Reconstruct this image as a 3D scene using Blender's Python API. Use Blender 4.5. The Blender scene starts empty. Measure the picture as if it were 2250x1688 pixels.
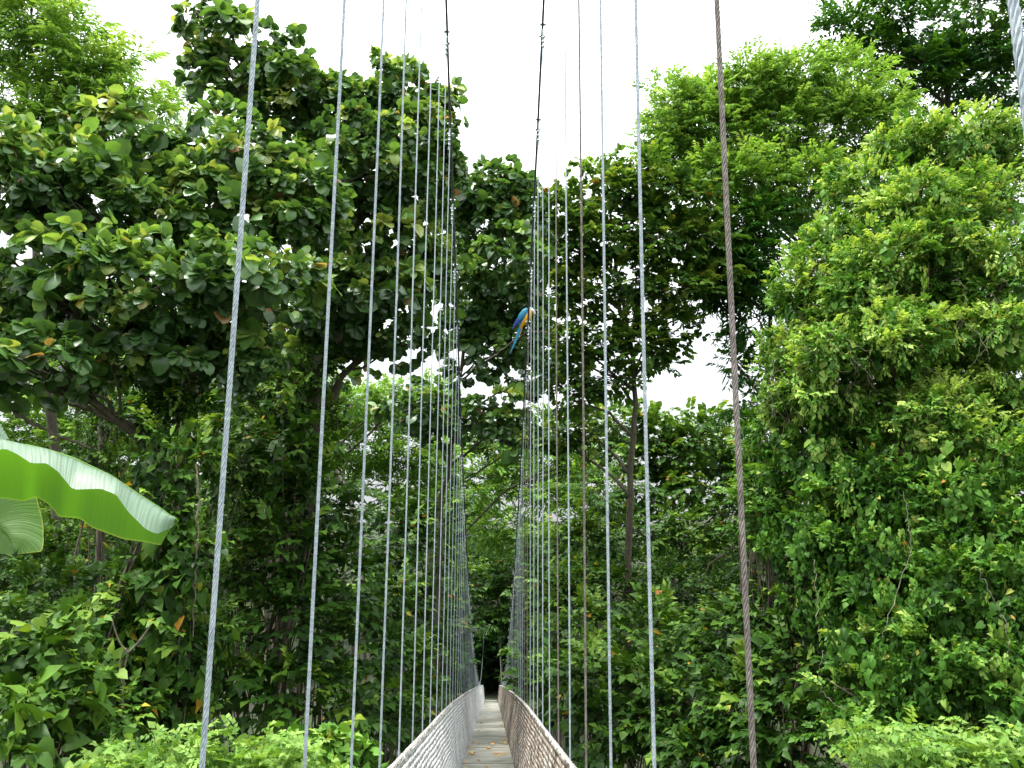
import bpy, math, random
import numpy as np
from mathutils import Vector, Matrix

S = bpy.context.scene
COL = S.collection
PI = math.pi

# ------------------------------------------------------------------ camera, sky, sun, exposure
F_PX = 1750.0; CX = 1125.0; CY = 844.0            # focal length in pixels of the 2250 px wide picture
CAM = np.array([0.057, 0.0, 14.0])
PITCH = math.radians(10.7); YAW = math.radians(1.22); ROLL = 0.007
cam_d = bpy.data.cameras.new('camera'); cam = bpy.data.objects.new('camera', cam_d); COL.objects.link(cam)
cam_d.sensor_width = 36.0; cam_d.lens = 28.0; cam_d.clip_start = 0.05; cam_d.clip_end = 2000
RM = Matrix.Rotation(-YAW, 4, 'Z') @ Matrix.Rotation(PI/2 + PITCH, 4, 'X') @ Matrix.Rotation(ROLL, 4, 'Z')
cam.matrix_world = Matrix.Translation(Vector(CAM)) @ RM
S.camera = cam
R3 = np.array(RM.to_3x3())

world = bpy.data.worlds.new("World"); S.world = world; world.use_nodes = True
wn = world.node_tree; wn.nodes.clear()
out = wn.nodes.new('ShaderNodeOutputWorld'); bg = wn.nodes.new('ShaderNodeBackground')
sky = wn.nodes.new('ShaderNodeTexSky'); sky.sky_type = 'NISHITA'; sky.sun_disc = False
SUN_EL = math.radians(68); SUN_AZ = math.radians(-112)     # azimuth measured from +Y towards +X
sky.sun_elevation = SUN_EL; sky.sun_rotation = SUN_AZ; sky.air_density = 1.0; sky.dust_density = 3.0
# overcast cloud cover mixed over the clear sky: brighter overhead, as a cloud layer is
tc = wn.nodes.new('ShaderNodeTexCoord'); sep = wn.nodes.new('ShaderNodeSeparateXYZ')
wn.links.new(tc.outputs['Generated'], sep.inputs[0])
mr = wn.nodes.new('ShaderNodeMapRange'); mr.inputs['From Min'].default_value = 0.0; mr.inputs['From Max'].default_value = 1.0
mr.inputs['To Min'].default_value = 2.9; mr.inputs['To Max'].default_value = 26.0
wn.links.new(sep.outputs['Z'], mr.inputs['Value'])
nz = wn.nodes.new('ShaderNodeTexNoise'); nz.inputs['Scale'].default_value = 2.5; nz.inputs['Detail'].default_value = 5
wn.links.new(tc.outputs['Generated'], nz.inputs['Vector'])
nr = wn.nodes.new('ShaderNodeMapRange'); nr.inputs['From Min'].default_value = 0.3; nr.inputs['From Max'].default_value = 0.7
nr.inputs['To Min'].default_value = 0.93; nr.inputs['To Max'].default_value = 1.07
wn.links.new(nz.outputs['Fac'], nr.inputs['Value'])
mul = wn.nodes.new('ShaderNodeMath'); mul.operation = 'MULTIPLY'
wn.links.new(mr.outputs[0], mul.inputs[0]); wn.links.new(nr.outputs[0], mul.inputs[1])
cl = wn.nodes.new('ShaderNodeMix'); cl.data_type = 'RGBA'; cl.blend_type = 'MULTIPLY'; cl.inputs['Factor'].default_value = 1.0
cl.inputs['A'].default_value = (0.94, 0.985, 1.0, 1); wn.links.new(mul.outputs[0], cl.inputs['B'])
mixw = wn.nodes.new('ShaderNodeMix'); mixw.data_type = 'RGBA'; mixw.inputs['Factor'].default_value = 0.93
wn.links.new(sky.outputs[0], mixw.inputs['A']); wn.links.new(cl.outputs['Result'], mixw.inputs['B'])
wn.links.new(mixw.outputs['Result'], bg.inputs['Color']); bg.inputs['Strength'].default_value = 0.10
wn.links.new(bg.outputs[0], out.inputs[0])

sun_d = bpy.data.lights.new('sun', 'SUN'); sun_d.energy = 3.2; sun_d.angle = math.radians(12); sun_d.color = (1, 0.96, 0.88)
sun = bpy.data.objects.new('sun', sun_d); COL.objects.link(sun); sun.location = (0, 0, 60)
sdir = Vector((math.sin(SUN_AZ)*math.cos(SUN_EL), math.cos(SUN_AZ)*math.cos(SUN_EL), math.sin(SUN_EL)))
sun.rotation_euler = sdir.to_track_quat('Z', 'Y').to_euler()
S.view_settings.view_transform = 'Standard'; S.view_settings.look = 'None'
S.view_settings.exposure = 1.1; S.view_settings.gamma = 1.0
S.render.engine = 'CYCLES'
S.cycles.max_bounces = 6; S.cycles.diffuse_bounces = 2; S.cycles.glossy_bounces = 2; S.cycles.transmission_bounces = 4

# ------------------------------------------------------------------ helpers
def U(px, py, D):
    """world point seen at picture position (px,py), D metres along the view axis"""
    c = np.array([(px-CX)/F_PX*D, (CY-py)/F_PX*D, -D])
    return R3 @ c + CAM

def tag(o, label=None, cat=None, group=None, kind=None):
    if label: o['label'] = label
    if cat: o['category'] = cat
    if group: o['group'] = group
    if kind: o['kind'] = kind
    return o

def empty(name, loc, label, cat, group=None):
    o = bpy.data.objects.new(name, None); COL.objects.link(o); o.location = loc; o.empty_display_size = .3
    tag(o, label, cat, group); return o

def link(name, me, mat, parent=None):
    o = bpy.data.objects.new(name, me); COL.objects.link(o)
    if mat: me.materials.append(mat)
    if parent:
        o.parent = parent; o.matrix_parent_inverse = Matrix.Translation(-Vector(parent.location)) if parent.parent is None else \
            Matrix.Identity(4)
    return o

def np_mesh(name, V, Fc, tone=None, smooth=True, uv=None):
    """mesh from numpy verts and faces of one size"""
    V = np.ascontiguousarray(V, dtype=np.float32); Fc = np.ascontiguousarray(Fc, dtype=np.int32)
    me = bpy.data.meshes.new(name); n = len(Fc); k = Fc.shape[1]
    me.vertices.add(len(V)); me.vertices.foreach_set('co', V.ravel())
    me.loops.add(n*k); me.loops.foreach_set('vertex_index', Fc.ravel())
    me.polygons.add(n); me.polygons.foreach_set('loop_start', np.arange(0, n*k, k, dtype=np.int32))
    if tone is not None:
        a = me.attributes.new('tone', 'FLOAT', 'POINT'); a.data.foreach_set('value', np.ascontiguousarray(tone, dtype=np.float32))
    if uv is not None:
        a = me.attributes.new('along', 'FLOAT_VECTOR', 'POINT'); a.data.foreach_set('vector', np.ascontiguousarray(uv, dtype=np.float32).ravel())
    me.update(calc_edges=True)
    if smooth: me.polygons.foreach_set('use_smooth', np.ones(n, dtype=bool))
    return me

class Acc:
    """collects quads"""
    def __init__(s): s.V = []; s.F = []; s.n = 0; s.T = []; s.A = []
    def add(s, V, Fc, tone=0.5, along=None):
        V = np.asarray(V, float); s.V.append(V); s.F.append(np.asarray(Fc)+s.n); s.n += len(V)
        s.T.append(np.full(len(V), tone) if np.isscalar(tone) else tone)
        s.A.append(along if along is not None else V.copy())
    def tube(s, P, Rr, k=8, tone=0.5, cap=False, lobes=0, pitch=0.1, lob=0.12):
        P = np.asarray(P, float); n = len(P)
        Rr = np.full(n, Rr) if np.isscalar(Rr) else np.asarray(Rr, float)
        T = np.gradient(P, axis=0); T /= np.linalg.norm(T, axis=1)[:, None]+1e-9
        ref = np.array([0., 0, 1.]) if abs(T[0, 2]) < .9 else np.array([1., 0, 0])
        Nn = np.cross(T, ref); Nn /= np.linalg.norm(Nn, axis=1)[:, None]+1e-9
        B = np.cross(T, Nn)
        a = np.arange(k)*2*PI/k
        L = np.concatenate([[0], np.cumsum(np.linalg.norm(np.diff(P, axis=0), axis=1))])
        if lobes:
            rad = 1-lob*(1-np.abs(np.sin(a*lobes/2.0)))*1.4
            A2 = a[None, :]+(L/pitch*2*PI)[:, None]
            rr = Rr[:, None]*rad[None, :]
        else:
            A2 = np.repeat(a[None, :], n, 0); rr = np.repeat(Rr[:, None], k, 1)
        V = P[:, None, :]+Nn[:, None, :]*(np.cos(A2)*rr)[..., None]+B[:, None, :]*(np.sin(A2)*rr)[..., None]
        i = np.arange(n-1)[:, None]*k; j = np.arange(k)[None, :]; j2 = (j+1) % k
        Fq = np.stack([i+j, i+j2, i+k+j2, i+k+j], -1).reshape(-1, 4)
        al = np.stack([np.repeat(a[None, :]/(2*PI), n, 0), np.repeat(L[:, None], k, 1), np.zeros((n, k))], -1).reshape(-1, 3)
        s.add(V.reshape(-1, 3), Fq, tone, al)
    def box(s, c, d, Rm=None, tone=.5):
        c = np.asarray(c, float); h = np.asarray(d, float)/2
        q = np.array([[x, y, z] for x in (-1, 1) for y in (-1, 1) for z in (-1, 1)])*h
        if Rm is not None: q = q @ Rm.T
        s.add(q+c, [[0, 1, 3, 2], [4, 6, 7, 5], [0, 4, 5, 1], [2, 3, 7, 6], [0, 2, 6, 4], [1, 5, 7, 3]], tone)
    def grid(s, G, tone=.5):
        n, m = G.shape[:2]; i = np.arange(n-1)[:, None]*m; j = np.arange(m-1)[None, :]
        s.add(G.reshape(-1, 3), np.stack([i+j, i+j+1, i+m+j+1, i+m+j], -1).reshape(-1, 4), tone)
    def build(s, name, mat, parent=None, smooth=True):
        me = np_mesh(name, np.concatenate(s.V), np.concatenate(s.F), np.concatenate(s.T), smooth, np.concatenate(s.A))
        return link(name, me, mat, parent)

# ------------------------------------------------------------------ materials
def mat_new(name):
    m = bpy.data.materials.new(name); m.use_nodes = True; nt = m.node_tree; b = nt.nodes['Principled BSDF']
    return m, nt, b, nt.nodes['Material Output']

def ramp(nt, stops):
    r = nt.nodes.new('ShaderNodeValToRGB'); e = r.color_ramp.elements
    while len(e) > 1: e.remove(e[0])
    e[0].position = stops[0][0]; e[0].color = (*stops[0][1], 1)
    for p, c in stops[1:]:
        q = e.new(p); q.color = (*c, 1)
    return r

def leaf_mat(name, stops, rough=.5, trans=.36, spec=.15, tint=(1.35, 1.25, .55), vary=.25):
    m, nt, b, o = mat_new(name)
    at = nt.nodes.new('ShaderNodeAttribute'); at.attribute_name = 'tone'
    rp = ramp(nt, stops); nt.links.new(at.outputs['Fac'], rp.inputs[0])
    n = nt.nodes.new('ShaderNodeTexNoise'); n.inputs['Scale'].default_value = 6.0; n.inputs['Detail'].default_value = 3
    g = nt.nodes.new('ShaderNodeNewGeometry'); nt.links.new(g.outputs['Position'], n.inputs['Vector'])
    mp = nt.nodes.new('ShaderNodeMapRange'); mp.inputs['From Min'].default_value = .3; mp.inputs['From Max'].default_value = .7
    mp.inputs['To Min'].default_value = 1-vary; mp.inputs['To Max'].default_value = 1+vary; nt.links.new(n.outputs['Fac'], mp.inputs['Value'])
    mx = nt.nodes.new('ShaderNodeVectorMath'); mx.operation = 'SCALE'
    nt.links.new(rp.outputs[0], mx.inputs[0]); nt.links.new(mp.outputs[0], mx.inputs['Scale'])
    nt.links.new(mx.outputs[0], b.inputs['Base Color'])
    b.inputs['Roughness'].default_value = rough; b.inputs['Specular IOR Level'].default_value = spec
    t = nt.nodes.new('ShaderNodeBsdfTranslucent')
    tv = nt.nodes.new('ShaderNodeVectorMath'); tv.operation = 'MULTIPLY'; tv.inputs[1].default_value = tint
    nt.links.new(mx.outputs[0], tv.inputs[0]); nt.links.new(tv.outputs[0], t.inputs['Color'])
    ms = nt.nodes.new('ShaderNodeMixShader'); ms.inputs[0].default_value = trans
    nt.links.new(b.outputs[0], ms.inputs[1]); nt.links.new(t.outputs[0], ms.inputs[2]); nt.links.new(ms.outputs[0], o.inputs[0])
    return m

DRY = (.30, .12, .035)
M = {}
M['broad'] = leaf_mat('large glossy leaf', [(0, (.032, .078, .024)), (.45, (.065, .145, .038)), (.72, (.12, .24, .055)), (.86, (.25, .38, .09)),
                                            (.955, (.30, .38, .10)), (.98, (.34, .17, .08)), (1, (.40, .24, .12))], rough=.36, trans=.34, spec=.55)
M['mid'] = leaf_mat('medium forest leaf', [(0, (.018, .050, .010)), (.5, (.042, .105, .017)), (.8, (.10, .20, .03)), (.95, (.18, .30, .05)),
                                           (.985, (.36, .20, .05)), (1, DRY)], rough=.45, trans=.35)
M['feather'] = leaf_mat('light feathery leaf', [(0, (.075, .17, .03)), (.5, (.17, .33, .06)), (1, (.32, .47, .12))], rough=.55, trans=.42)
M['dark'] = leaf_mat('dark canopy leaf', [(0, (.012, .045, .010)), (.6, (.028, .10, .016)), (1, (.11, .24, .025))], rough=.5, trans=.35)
M['vine'] = leaf_mat('creeper leaf', [(0, (.014, .045, .006)), (.45, (.055, .150, .018)), (.8, (.155, .31, .048)), (.955, (.34, .48, .11)),
                                      (.985, (.40, .30, .05)), (1, (.36, .16, .05))], rough=.42, trans=.34)
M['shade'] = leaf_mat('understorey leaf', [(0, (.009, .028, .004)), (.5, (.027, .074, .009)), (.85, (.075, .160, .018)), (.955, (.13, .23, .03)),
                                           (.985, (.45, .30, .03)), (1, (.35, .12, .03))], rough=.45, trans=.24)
M['lime'] = leaf_mat('bright spring leaf', [(0, (.07, .17, .03)), (.6, (.16, .31, .05)), (1, (.30, .44, .10))], rough=.5, trans=.42)
M['fore'] = leaf_mat('pale foreground creeper leaf', [(0, (.06, .15, .025)), (.5, (.13, .26, .045)), (1, (.26, .40, .09))], rough=.4, trans=.4)

def bark_mat(name, c1, c2, sc=14):
    m, nt, b, o = mat_new(name)
    n = nt.nodes.new('ShaderNodeTexNoise'); n.inputs['Scale'].default_value = sc; n.inputs['Detail'].default_value = 8; n.inputs['Roughness'].default_value = .7
    tcx = nt.nodes.new('ShaderNodeTexCoord'); mp = nt.nodes.new('ShaderNodeMapping'); mp.inputs['Scale'].default_value = (1, 1, .35)
    nt.links.new(tcx.outputs['Object'], mp.inputs[0]); nt.links.new(mp.outputs[0], n.inputs['Vector'])
    r = ramp(nt, [(.3, c1), (.55, c2), (.72, tuple(min(1, x*1.7) for x in c2))]); nt.links.new(n.outputs['Fac'], r.inputs[0])
    nt.links.new(r.outputs[0], b.inputs['Base Color']); b.inputs['Roughness'].default_value = .9
    bp = nt.nodes.new('ShaderNodeBump'); bp.inputs['Strength'].default_value = .7; bp.inputs['Distance'].default_value = .03
    nt.links.new(n.outputs['Fac'], bp.inputs['Height']); nt.links.new(bp.outputs[0], b.inputs['Normal'])
    return m
M['bark'] = bark_mat('brown mossy bark', (.035, .028, .02), (.09, .075, .05))
M['bark_pale'] = bark_mat('pale lichen bark', (.10, .09, .07), (.24, .22, .17))
M['twig'] = bark_mat('dead twig', (.06, .045, .03), (.15, .125, .085), 30)

def metal_mat(name, c1, c2, c3, rough=.5, metal=.35, sc=30, stripe=0.0):
    m, nt, b, o = mat_new(name)
    tcx = nt.nodes.new('ShaderNodeTexCoord')
    n = nt.nodes.new('ShaderNodeTexNoise'); n.inputs['Scale'].default_value = sc; n.inputs['Detail'].default_value = 6
    nt.links.new(tcx.outputs['Object'], n.inputs['Vector'])
    r = ramp(nt, [(.3, c1), (.5, c2), (.7, c3)]); nt.links.new(n.outputs['Fac'], r.inputs[0])
    col = r.outputs[0]
    if stripe:
        at = nt.nodes.new('ShaderNodeAttribute'); at.attribute_name = 'along'; sp = nt.nodes.new('ShaderNodeSeparateXYZ')
        nt.links.new(at.outputs['Vector'], sp.inputs[0])
        a1 = nt.nodes.new('ShaderNodeMath'); a1.operation = 'MULTIPLY_ADD'; a1.inputs[1].default_value = 1/stripe
        a0 = nt.nodes.new('ShaderNodeMath'); a0.operation = 'MULTIPLY'; a0.inputs[1].default_value = 6.0
        nt.links.new(sp.outputs['X'], a0.inputs[0]); nt.links.new(sp.outputs['Y'], a1.inputs[0]); nt.links.new(a0.outputs[0], a1.inputs[2])
        fr = nt.nodes.new('ShaderNodeMath'); fr.operation = 'FRACT'; nt.links.new(a1.outputs[0], fr.inputs[0])
        pp = nt.nodes.new('ShaderNodeMath'); pp.operation = 'PINGPONG'; pp.inputs[1].default_value = .5; nt.links.new(fr.outputs[0], pp.inputs[0])
        bp = nt.nodes.new('ShaderNodeBump'); bp.inputs['Strength'].default_value = 1; bp.inputs['Distance'].default_value = .004
        nt.links.new(pp.outputs[0], bp.inputs['Height']); nt.links.new(bp.outputs[0], b.inputs['Normal'])
    nt.links.new(col, b.inputs['Base Color']); b.inputs['Roughness'].default_value = rough; b.inputs['Metallic'].default_value = metal
    return m
M['galv'] = metal_mat('galvanised wire rope', (.25, .30, .34), (.34, .395, .435), (.44, .50, .535), .6, .2, 40, .02)
M['rust_rope'] = metal_mat('weathered brown wire rope', (.10, .085, .075), (.17, .145, .13), (.25, .22, .20), .7, .2, 40, .02)
M['main'] = metal_mat('dark greased main cable', (.05, .055, .06), (.10, .105, .11), (.16, .165, .17), .55, .4, 30)
M['clamp'] = metal_mat('steel clamp', (.25, .28, .30), (.38, .42, .45), (.5, .54, .57), .45, .5, 50)
M['mesh_l'] = metal_mat('pale galvanised netting with painted light', (.62, .61, .60), (.78, .78, .79), (.88, .88, .90), .6, .1, 2.5)  # zinc colour; extra whiteness paints in light the sun misses on this side
M['mesh_r'] = metal_mat('rust stained netting', (.20, .13, .085), (.36, .30, .25), (.58, .55, .52), .7, .1, 3.5)
M['rail'] = metal_mat('worn rail rope', (.22, .18, .15), (.42, .40, .37), (.62, .60, .58), .7, .1, 18)

# ------------------------------------------------------------------ terrain
def ground_z(x, y):
    x = np.asarray(x, float); y = np.asarray(y, float)
    a = np.interp(y, [-60, -2, 1.5, 10, 22, 45, 58, 64, 80, 105, 160, 300], [13, 12.0, 10.6, 4, -4, -4, -1.5, 1.2, 1.2, 12, 13, 12])
    side = np.clip((np.abs(x)-12)/40, 0, 1)**1.3*6*np.clip((y+10)/30, .2, 1)
    w = .5*np.sin(x*.31+1.7)*np.cos(y*.27)+.3*np.sin(x*.83+y*.61)
    return a+side+w*np.clip(np.abs(x)/4, 0, 1)-.3

def m_ground():
    m, nt, b, o = mat_new('forest floor')
    n = nt.nodes.new('ShaderNodeTexNoise'); n.inputs['Scale'].default_value = .8; n.inputs['Detail'].default_value = 10
    tcx = nt.nodes.new('ShaderNodeTexCoord'); nt.links.new(tcx.outputs['Object'], n.inputs['Vector'])
    r = ramp(nt, [(.35, (.022, .018, .012)), (.5, (.02, .028, .010)), (.65, (.03, .05, .012))]); nt.links.new(n.outputs['Fac'], r.inputs[0])
    nt.links.new(r.outputs[0], b.inputs['Base Color']); b.inputs['Roughness'].default_value = 1
    bp = nt.nodes.new('ShaderNodeBump'); bp.inputs['Distance'].default_value = .4; nt.links.new(n.outputs['Fac'], bp.inputs['Height']); nt.links.new(bp.outputs[0], b.inputs['Normal'])
    return m
gx = np.concatenate([np.linspace(-600, -70, 30), np.linspace(-68, 68, 138), np.linspace(70, 600, 30)])
gy = np.concatenate([np.linspace(-200, -12, 12), np.linspace(-10, 170, 181), np.linspace(175, 900, 30)])
GX, GY = np.meshgrid(gx, gy)
ga = Acc(); ga.grid(np.stack([GX, GY, ground_z(GX, GY)], -1)); go = ga.build('ground', m_ground()); tag(go, kind='structure')

# ------------------------------------------------------------------ foliage toolkit
def leaf_tpl(kind):
    """unit leaf: base at origin, tip at +Y, normal +Z; returns verts, tris"""
    if kind == 'diamond':
        return np.array([[0, 0, 0], [-.27, .45, .07], [0, 1, -.06], [.27, .45, .07]]), np.array([[0, 2, 1], [0, 3, 2]])
    if kind == 'blade':
        return np.array([[0, 0, 0], [-.13, .4, .04], [0, 1, -.12], [.13, .4, .04]]), np.array([[0, 2, 1], [0, 3, 2]])
    if kind == 'oval':
        V = [[0, 0, 0], [0, .33, .02], [0, .70, 0], [0, 1, -.10], [-.30, .22, .06], [-.34, .60, .07], [.30, .22, .06], [.34, .60, .07], [-.16, .88, -.01], [.16, .88, -.01]]
        T = [[0, 1, 4], [1, 5, 4], [1, 2, 5], [2, 8, 5], [2, 3, 8], [0, 6, 1], [1, 6, 7], [1, 7, 2], [2, 7, 9], [2, 9, 3]]
        return np.array(V), np.array(T)
    if kind == 'round':
        V = [[0, 0, 0], [0, .35, .03], [0, .72, .0], [0, 1, -.14], [-.34, .18, .07], [-.45, .55, .05], [.34, .18, .07], [.45, .55, .05], [-.27, .86, -.05], [.27, .86, -.05]]
        T = [[0, 1, 4], [1, 5, 4], [1, 2, 5], [2, 8, 5], [2, 3, 8], [0, 6, 1], [1, 6, 7], [1, 7, 2], [2, 7, 9], [2, 9, 3]]
        return np.array(V), np.array(T)
    if kind == 'kite':
        return np.array([[0, 0, 0], [-.36, .38, .09], [0, .45, .0], [0, 1, -.14], [.36, .38, .09]]), np.array([[0, 2, 1], [1, 2, 3], [0, 4, 2], [2, 4, 3]])
    if kind == 'heart':
        V = [[0, .05, 0], [0, .45, .0], [0, 1, -.12], [-.22, -.10, .05], [-.44, .12, .09], [-.36, .5, .06], [.22, -.10, .05], [.44, .12, .09], [.36, .5, .06]]
        T = [[0, 4, 3], [0, 1, 4], [1, 5, 4], [1, 2, 5], [0, 6, 7], [0, 7, 1], [1, 7, 8], [1, 8, 2]]
        return np.array(V), np.array(T)

def rot_from(y, z):
    """rotation matrices (n,3,3) whose columns are x,y,z; y exact, z as close as possible"""
    y = y/(np.linalg.norm(y, axis=-1, keepdims=True)+1e-9)
    z = z-(z*y).sum(-1, keepdims=True)*y; z = z/(np.linalg.norm(z, axis=-1, keepdims=True)+1e-9)
    x = np.cross(y, z); return np.stack([x, y, z], -1)

def sprig(kind, style, n, rng):
    """leaf set of one twig of unit length: verts (n,v,3)"""
    V, T = leaf_tpl(kind); out = []
    for i in range(n):
        t = (i+.5)/n; side = -1 if i % 2 else 1
        if style == 'alternate':      # flat spray
            p = np.array([side*.03, t*.9, -.10*t*t]); ang = side*rng.uniform(.6, 1.2)*(1-.5*t)
            d = np.array([math.sin(ang), math.cos(ang), rng.uniform(-.35, .15)]); z = np.array([rng.normal(0, .3), rng.normal(0, .3), 1])
            sc = rng.uniform(.30, .46)
        elif style == 'whorl':        # leaves radiating from the tip, drooping
            a = i*2.4+rng.uniform(-.3, .3); r = .05+.25*(i/n); p = np.array([math.sin(a)*.05, .7-.5*r+.2*rng.uniform(), math.cos(a)*.05])
            d = np.array([math.sin(a), .55-.5*r, math.cos(a)*.7-.25]); z = np.array([rng.normal(0, .35), rng.normal(.5, .3), 1]); sc = rng.uniform(.55, .95)
        elif style == 'feather':      # many narrow drooping leaflets
            p = np.array([side*.02, t, -.25*t*t]); ang = side*rng.uniform(.7, 1.2)
            d = np.array([math.sin(ang), math.cos(ang), rng.uniform(-.6, -.1)]); z = np.array([side*.3, rng.normal(0, .3), 1]); sc = rng.uniform(.30, .46)
        elif style == 'hang':         # leaves hanging down a strand (local -Z is down, +Y outwards)
            p = np.array([rng.normal(0, .10), rng.uniform(0, .25), -t]); d = np.array([rng.normal(0, .55), .35+rng.normal(0, .25), -1+rng.normal(0, .25)])
            z = np.array([rng.normal(0, .5), 1, .55]); sc = rng.uniform(.24, .42)
        elif style == 'mat':          # upward facing creeper leaves
            p = np.array([rng.uniform(-.5, .5), rng.uniform(-.5, .5), rng.uniform(0, .2)]); a = rng.uniform(0, 2*PI)
            d = np.array([math.sin(a), math.cos(a), rng.normal(-.2, .3)]); z = np.array([rng.normal(0, .4), rng.normal(-.2, .4), 1]); sc = rng.uniform(.30, .5)
        R = rot_from(d[None], z[None])[0]; W = V.copy(); bend = rng.uniform(-.05, .38); tw = rng.normal(0, .30)
        W[:, 2] += -bend*V[:, 1]**2+tw*V[:, 0]*V[:, 1]; W[:, 1] *= 1-bend*.15; W[:, 0] *= rng.uniform(.8, 1.12); W[:, 0] += rng.normal(0, .06)*V[:, 1]**2
        out.append((W*sc) @ R.T + p)
    return np.array(out), T

STY = {  # leaf kind, arrangement, leaves per twig, leaf length as share of twig
    'creep':  ('kite', 'alternate', 8, .36),
    'big':    ('round', 'whorl', 7, .75),
    'medium': ('oval', 'alternate', 8, .38),
    'small':  ('diamond', 'alternate', 9, .38),
    'feather': ('blade', 'feather', 16, .38),
    'heart':  ('heart', 'hang', 8, .33),
    'hang':   ('diamond', 'hang', 9, .33),
    'hmat':   ('heart', 'mat', 8, .40),
    'mat':    ('diamond', 'mat', 9, .40),
}
_spr = {}
def sprigs(style):
    if style not in _spr:
        k, st, n, sh = STY[style]; rng = np.random.default_rng(len(style)*7+3)
        vs = [sprig(k, st, n, rng) for _ in range(14)]
        _spr[style] = (np.array([v[0] for v in vs]), vs[0][1])
    return _spr[style]

class Leaves:
    def __init__(s): s.V = []; s.F = []; s.T = []; s.n = 0
    def place(s, style, P, Yd, Zd, size, tone, rng):
        """P (m,3) twig bases; Yd, Zd directions; size leaf length in m (array or float); tone (m,)"""
        tpl, T = sprigs(style); sh = STY[style][3]; m = len(P)
        if m == 0: return
        k = rng.integers(0, len(tpl), m); sc = (np.broadcast_to(size, m)/sh)*rng.uniform(.75, 1.25, m)
        R = rot_from(Yd, Zd)
        V = tpl[k]*sc[:, None, None, None]                       # m,L,v,3
        V = np.einsum('mij,mlvj->mlvi', R, V)+P[:, None, None, :]
        L, v = V.shape[1:3]
        tl = tone[:, None]+rng.normal(0, .10, (m, L)); tl += np.linspace(-.06, .10, L)[None, :]
        odd = rng.random((m, L)); tl = np.clip(tl, 0, .955); tl = np.where(odd > .9925, rng.uniform(.96, 1, (m, L)), tl)
        off = (np.arange(m*L)*v)[:, None, None]+T[None]
        s.V.append(V.reshape(-1, 3).astype(np.float32)); s.F.append(off.reshape(-1, 3)+s.n); s.n += m*L*v
        s.T.append(np.repeat(tl.reshape(-1), v))
    def build(s, name, mat, parent):
        me = np_mesh(name, np.concatenate(s.V), np.concatenate(s.F), np.concatenate(s.T), smooth=False)
        return link(name, me, mat, parent)

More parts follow.
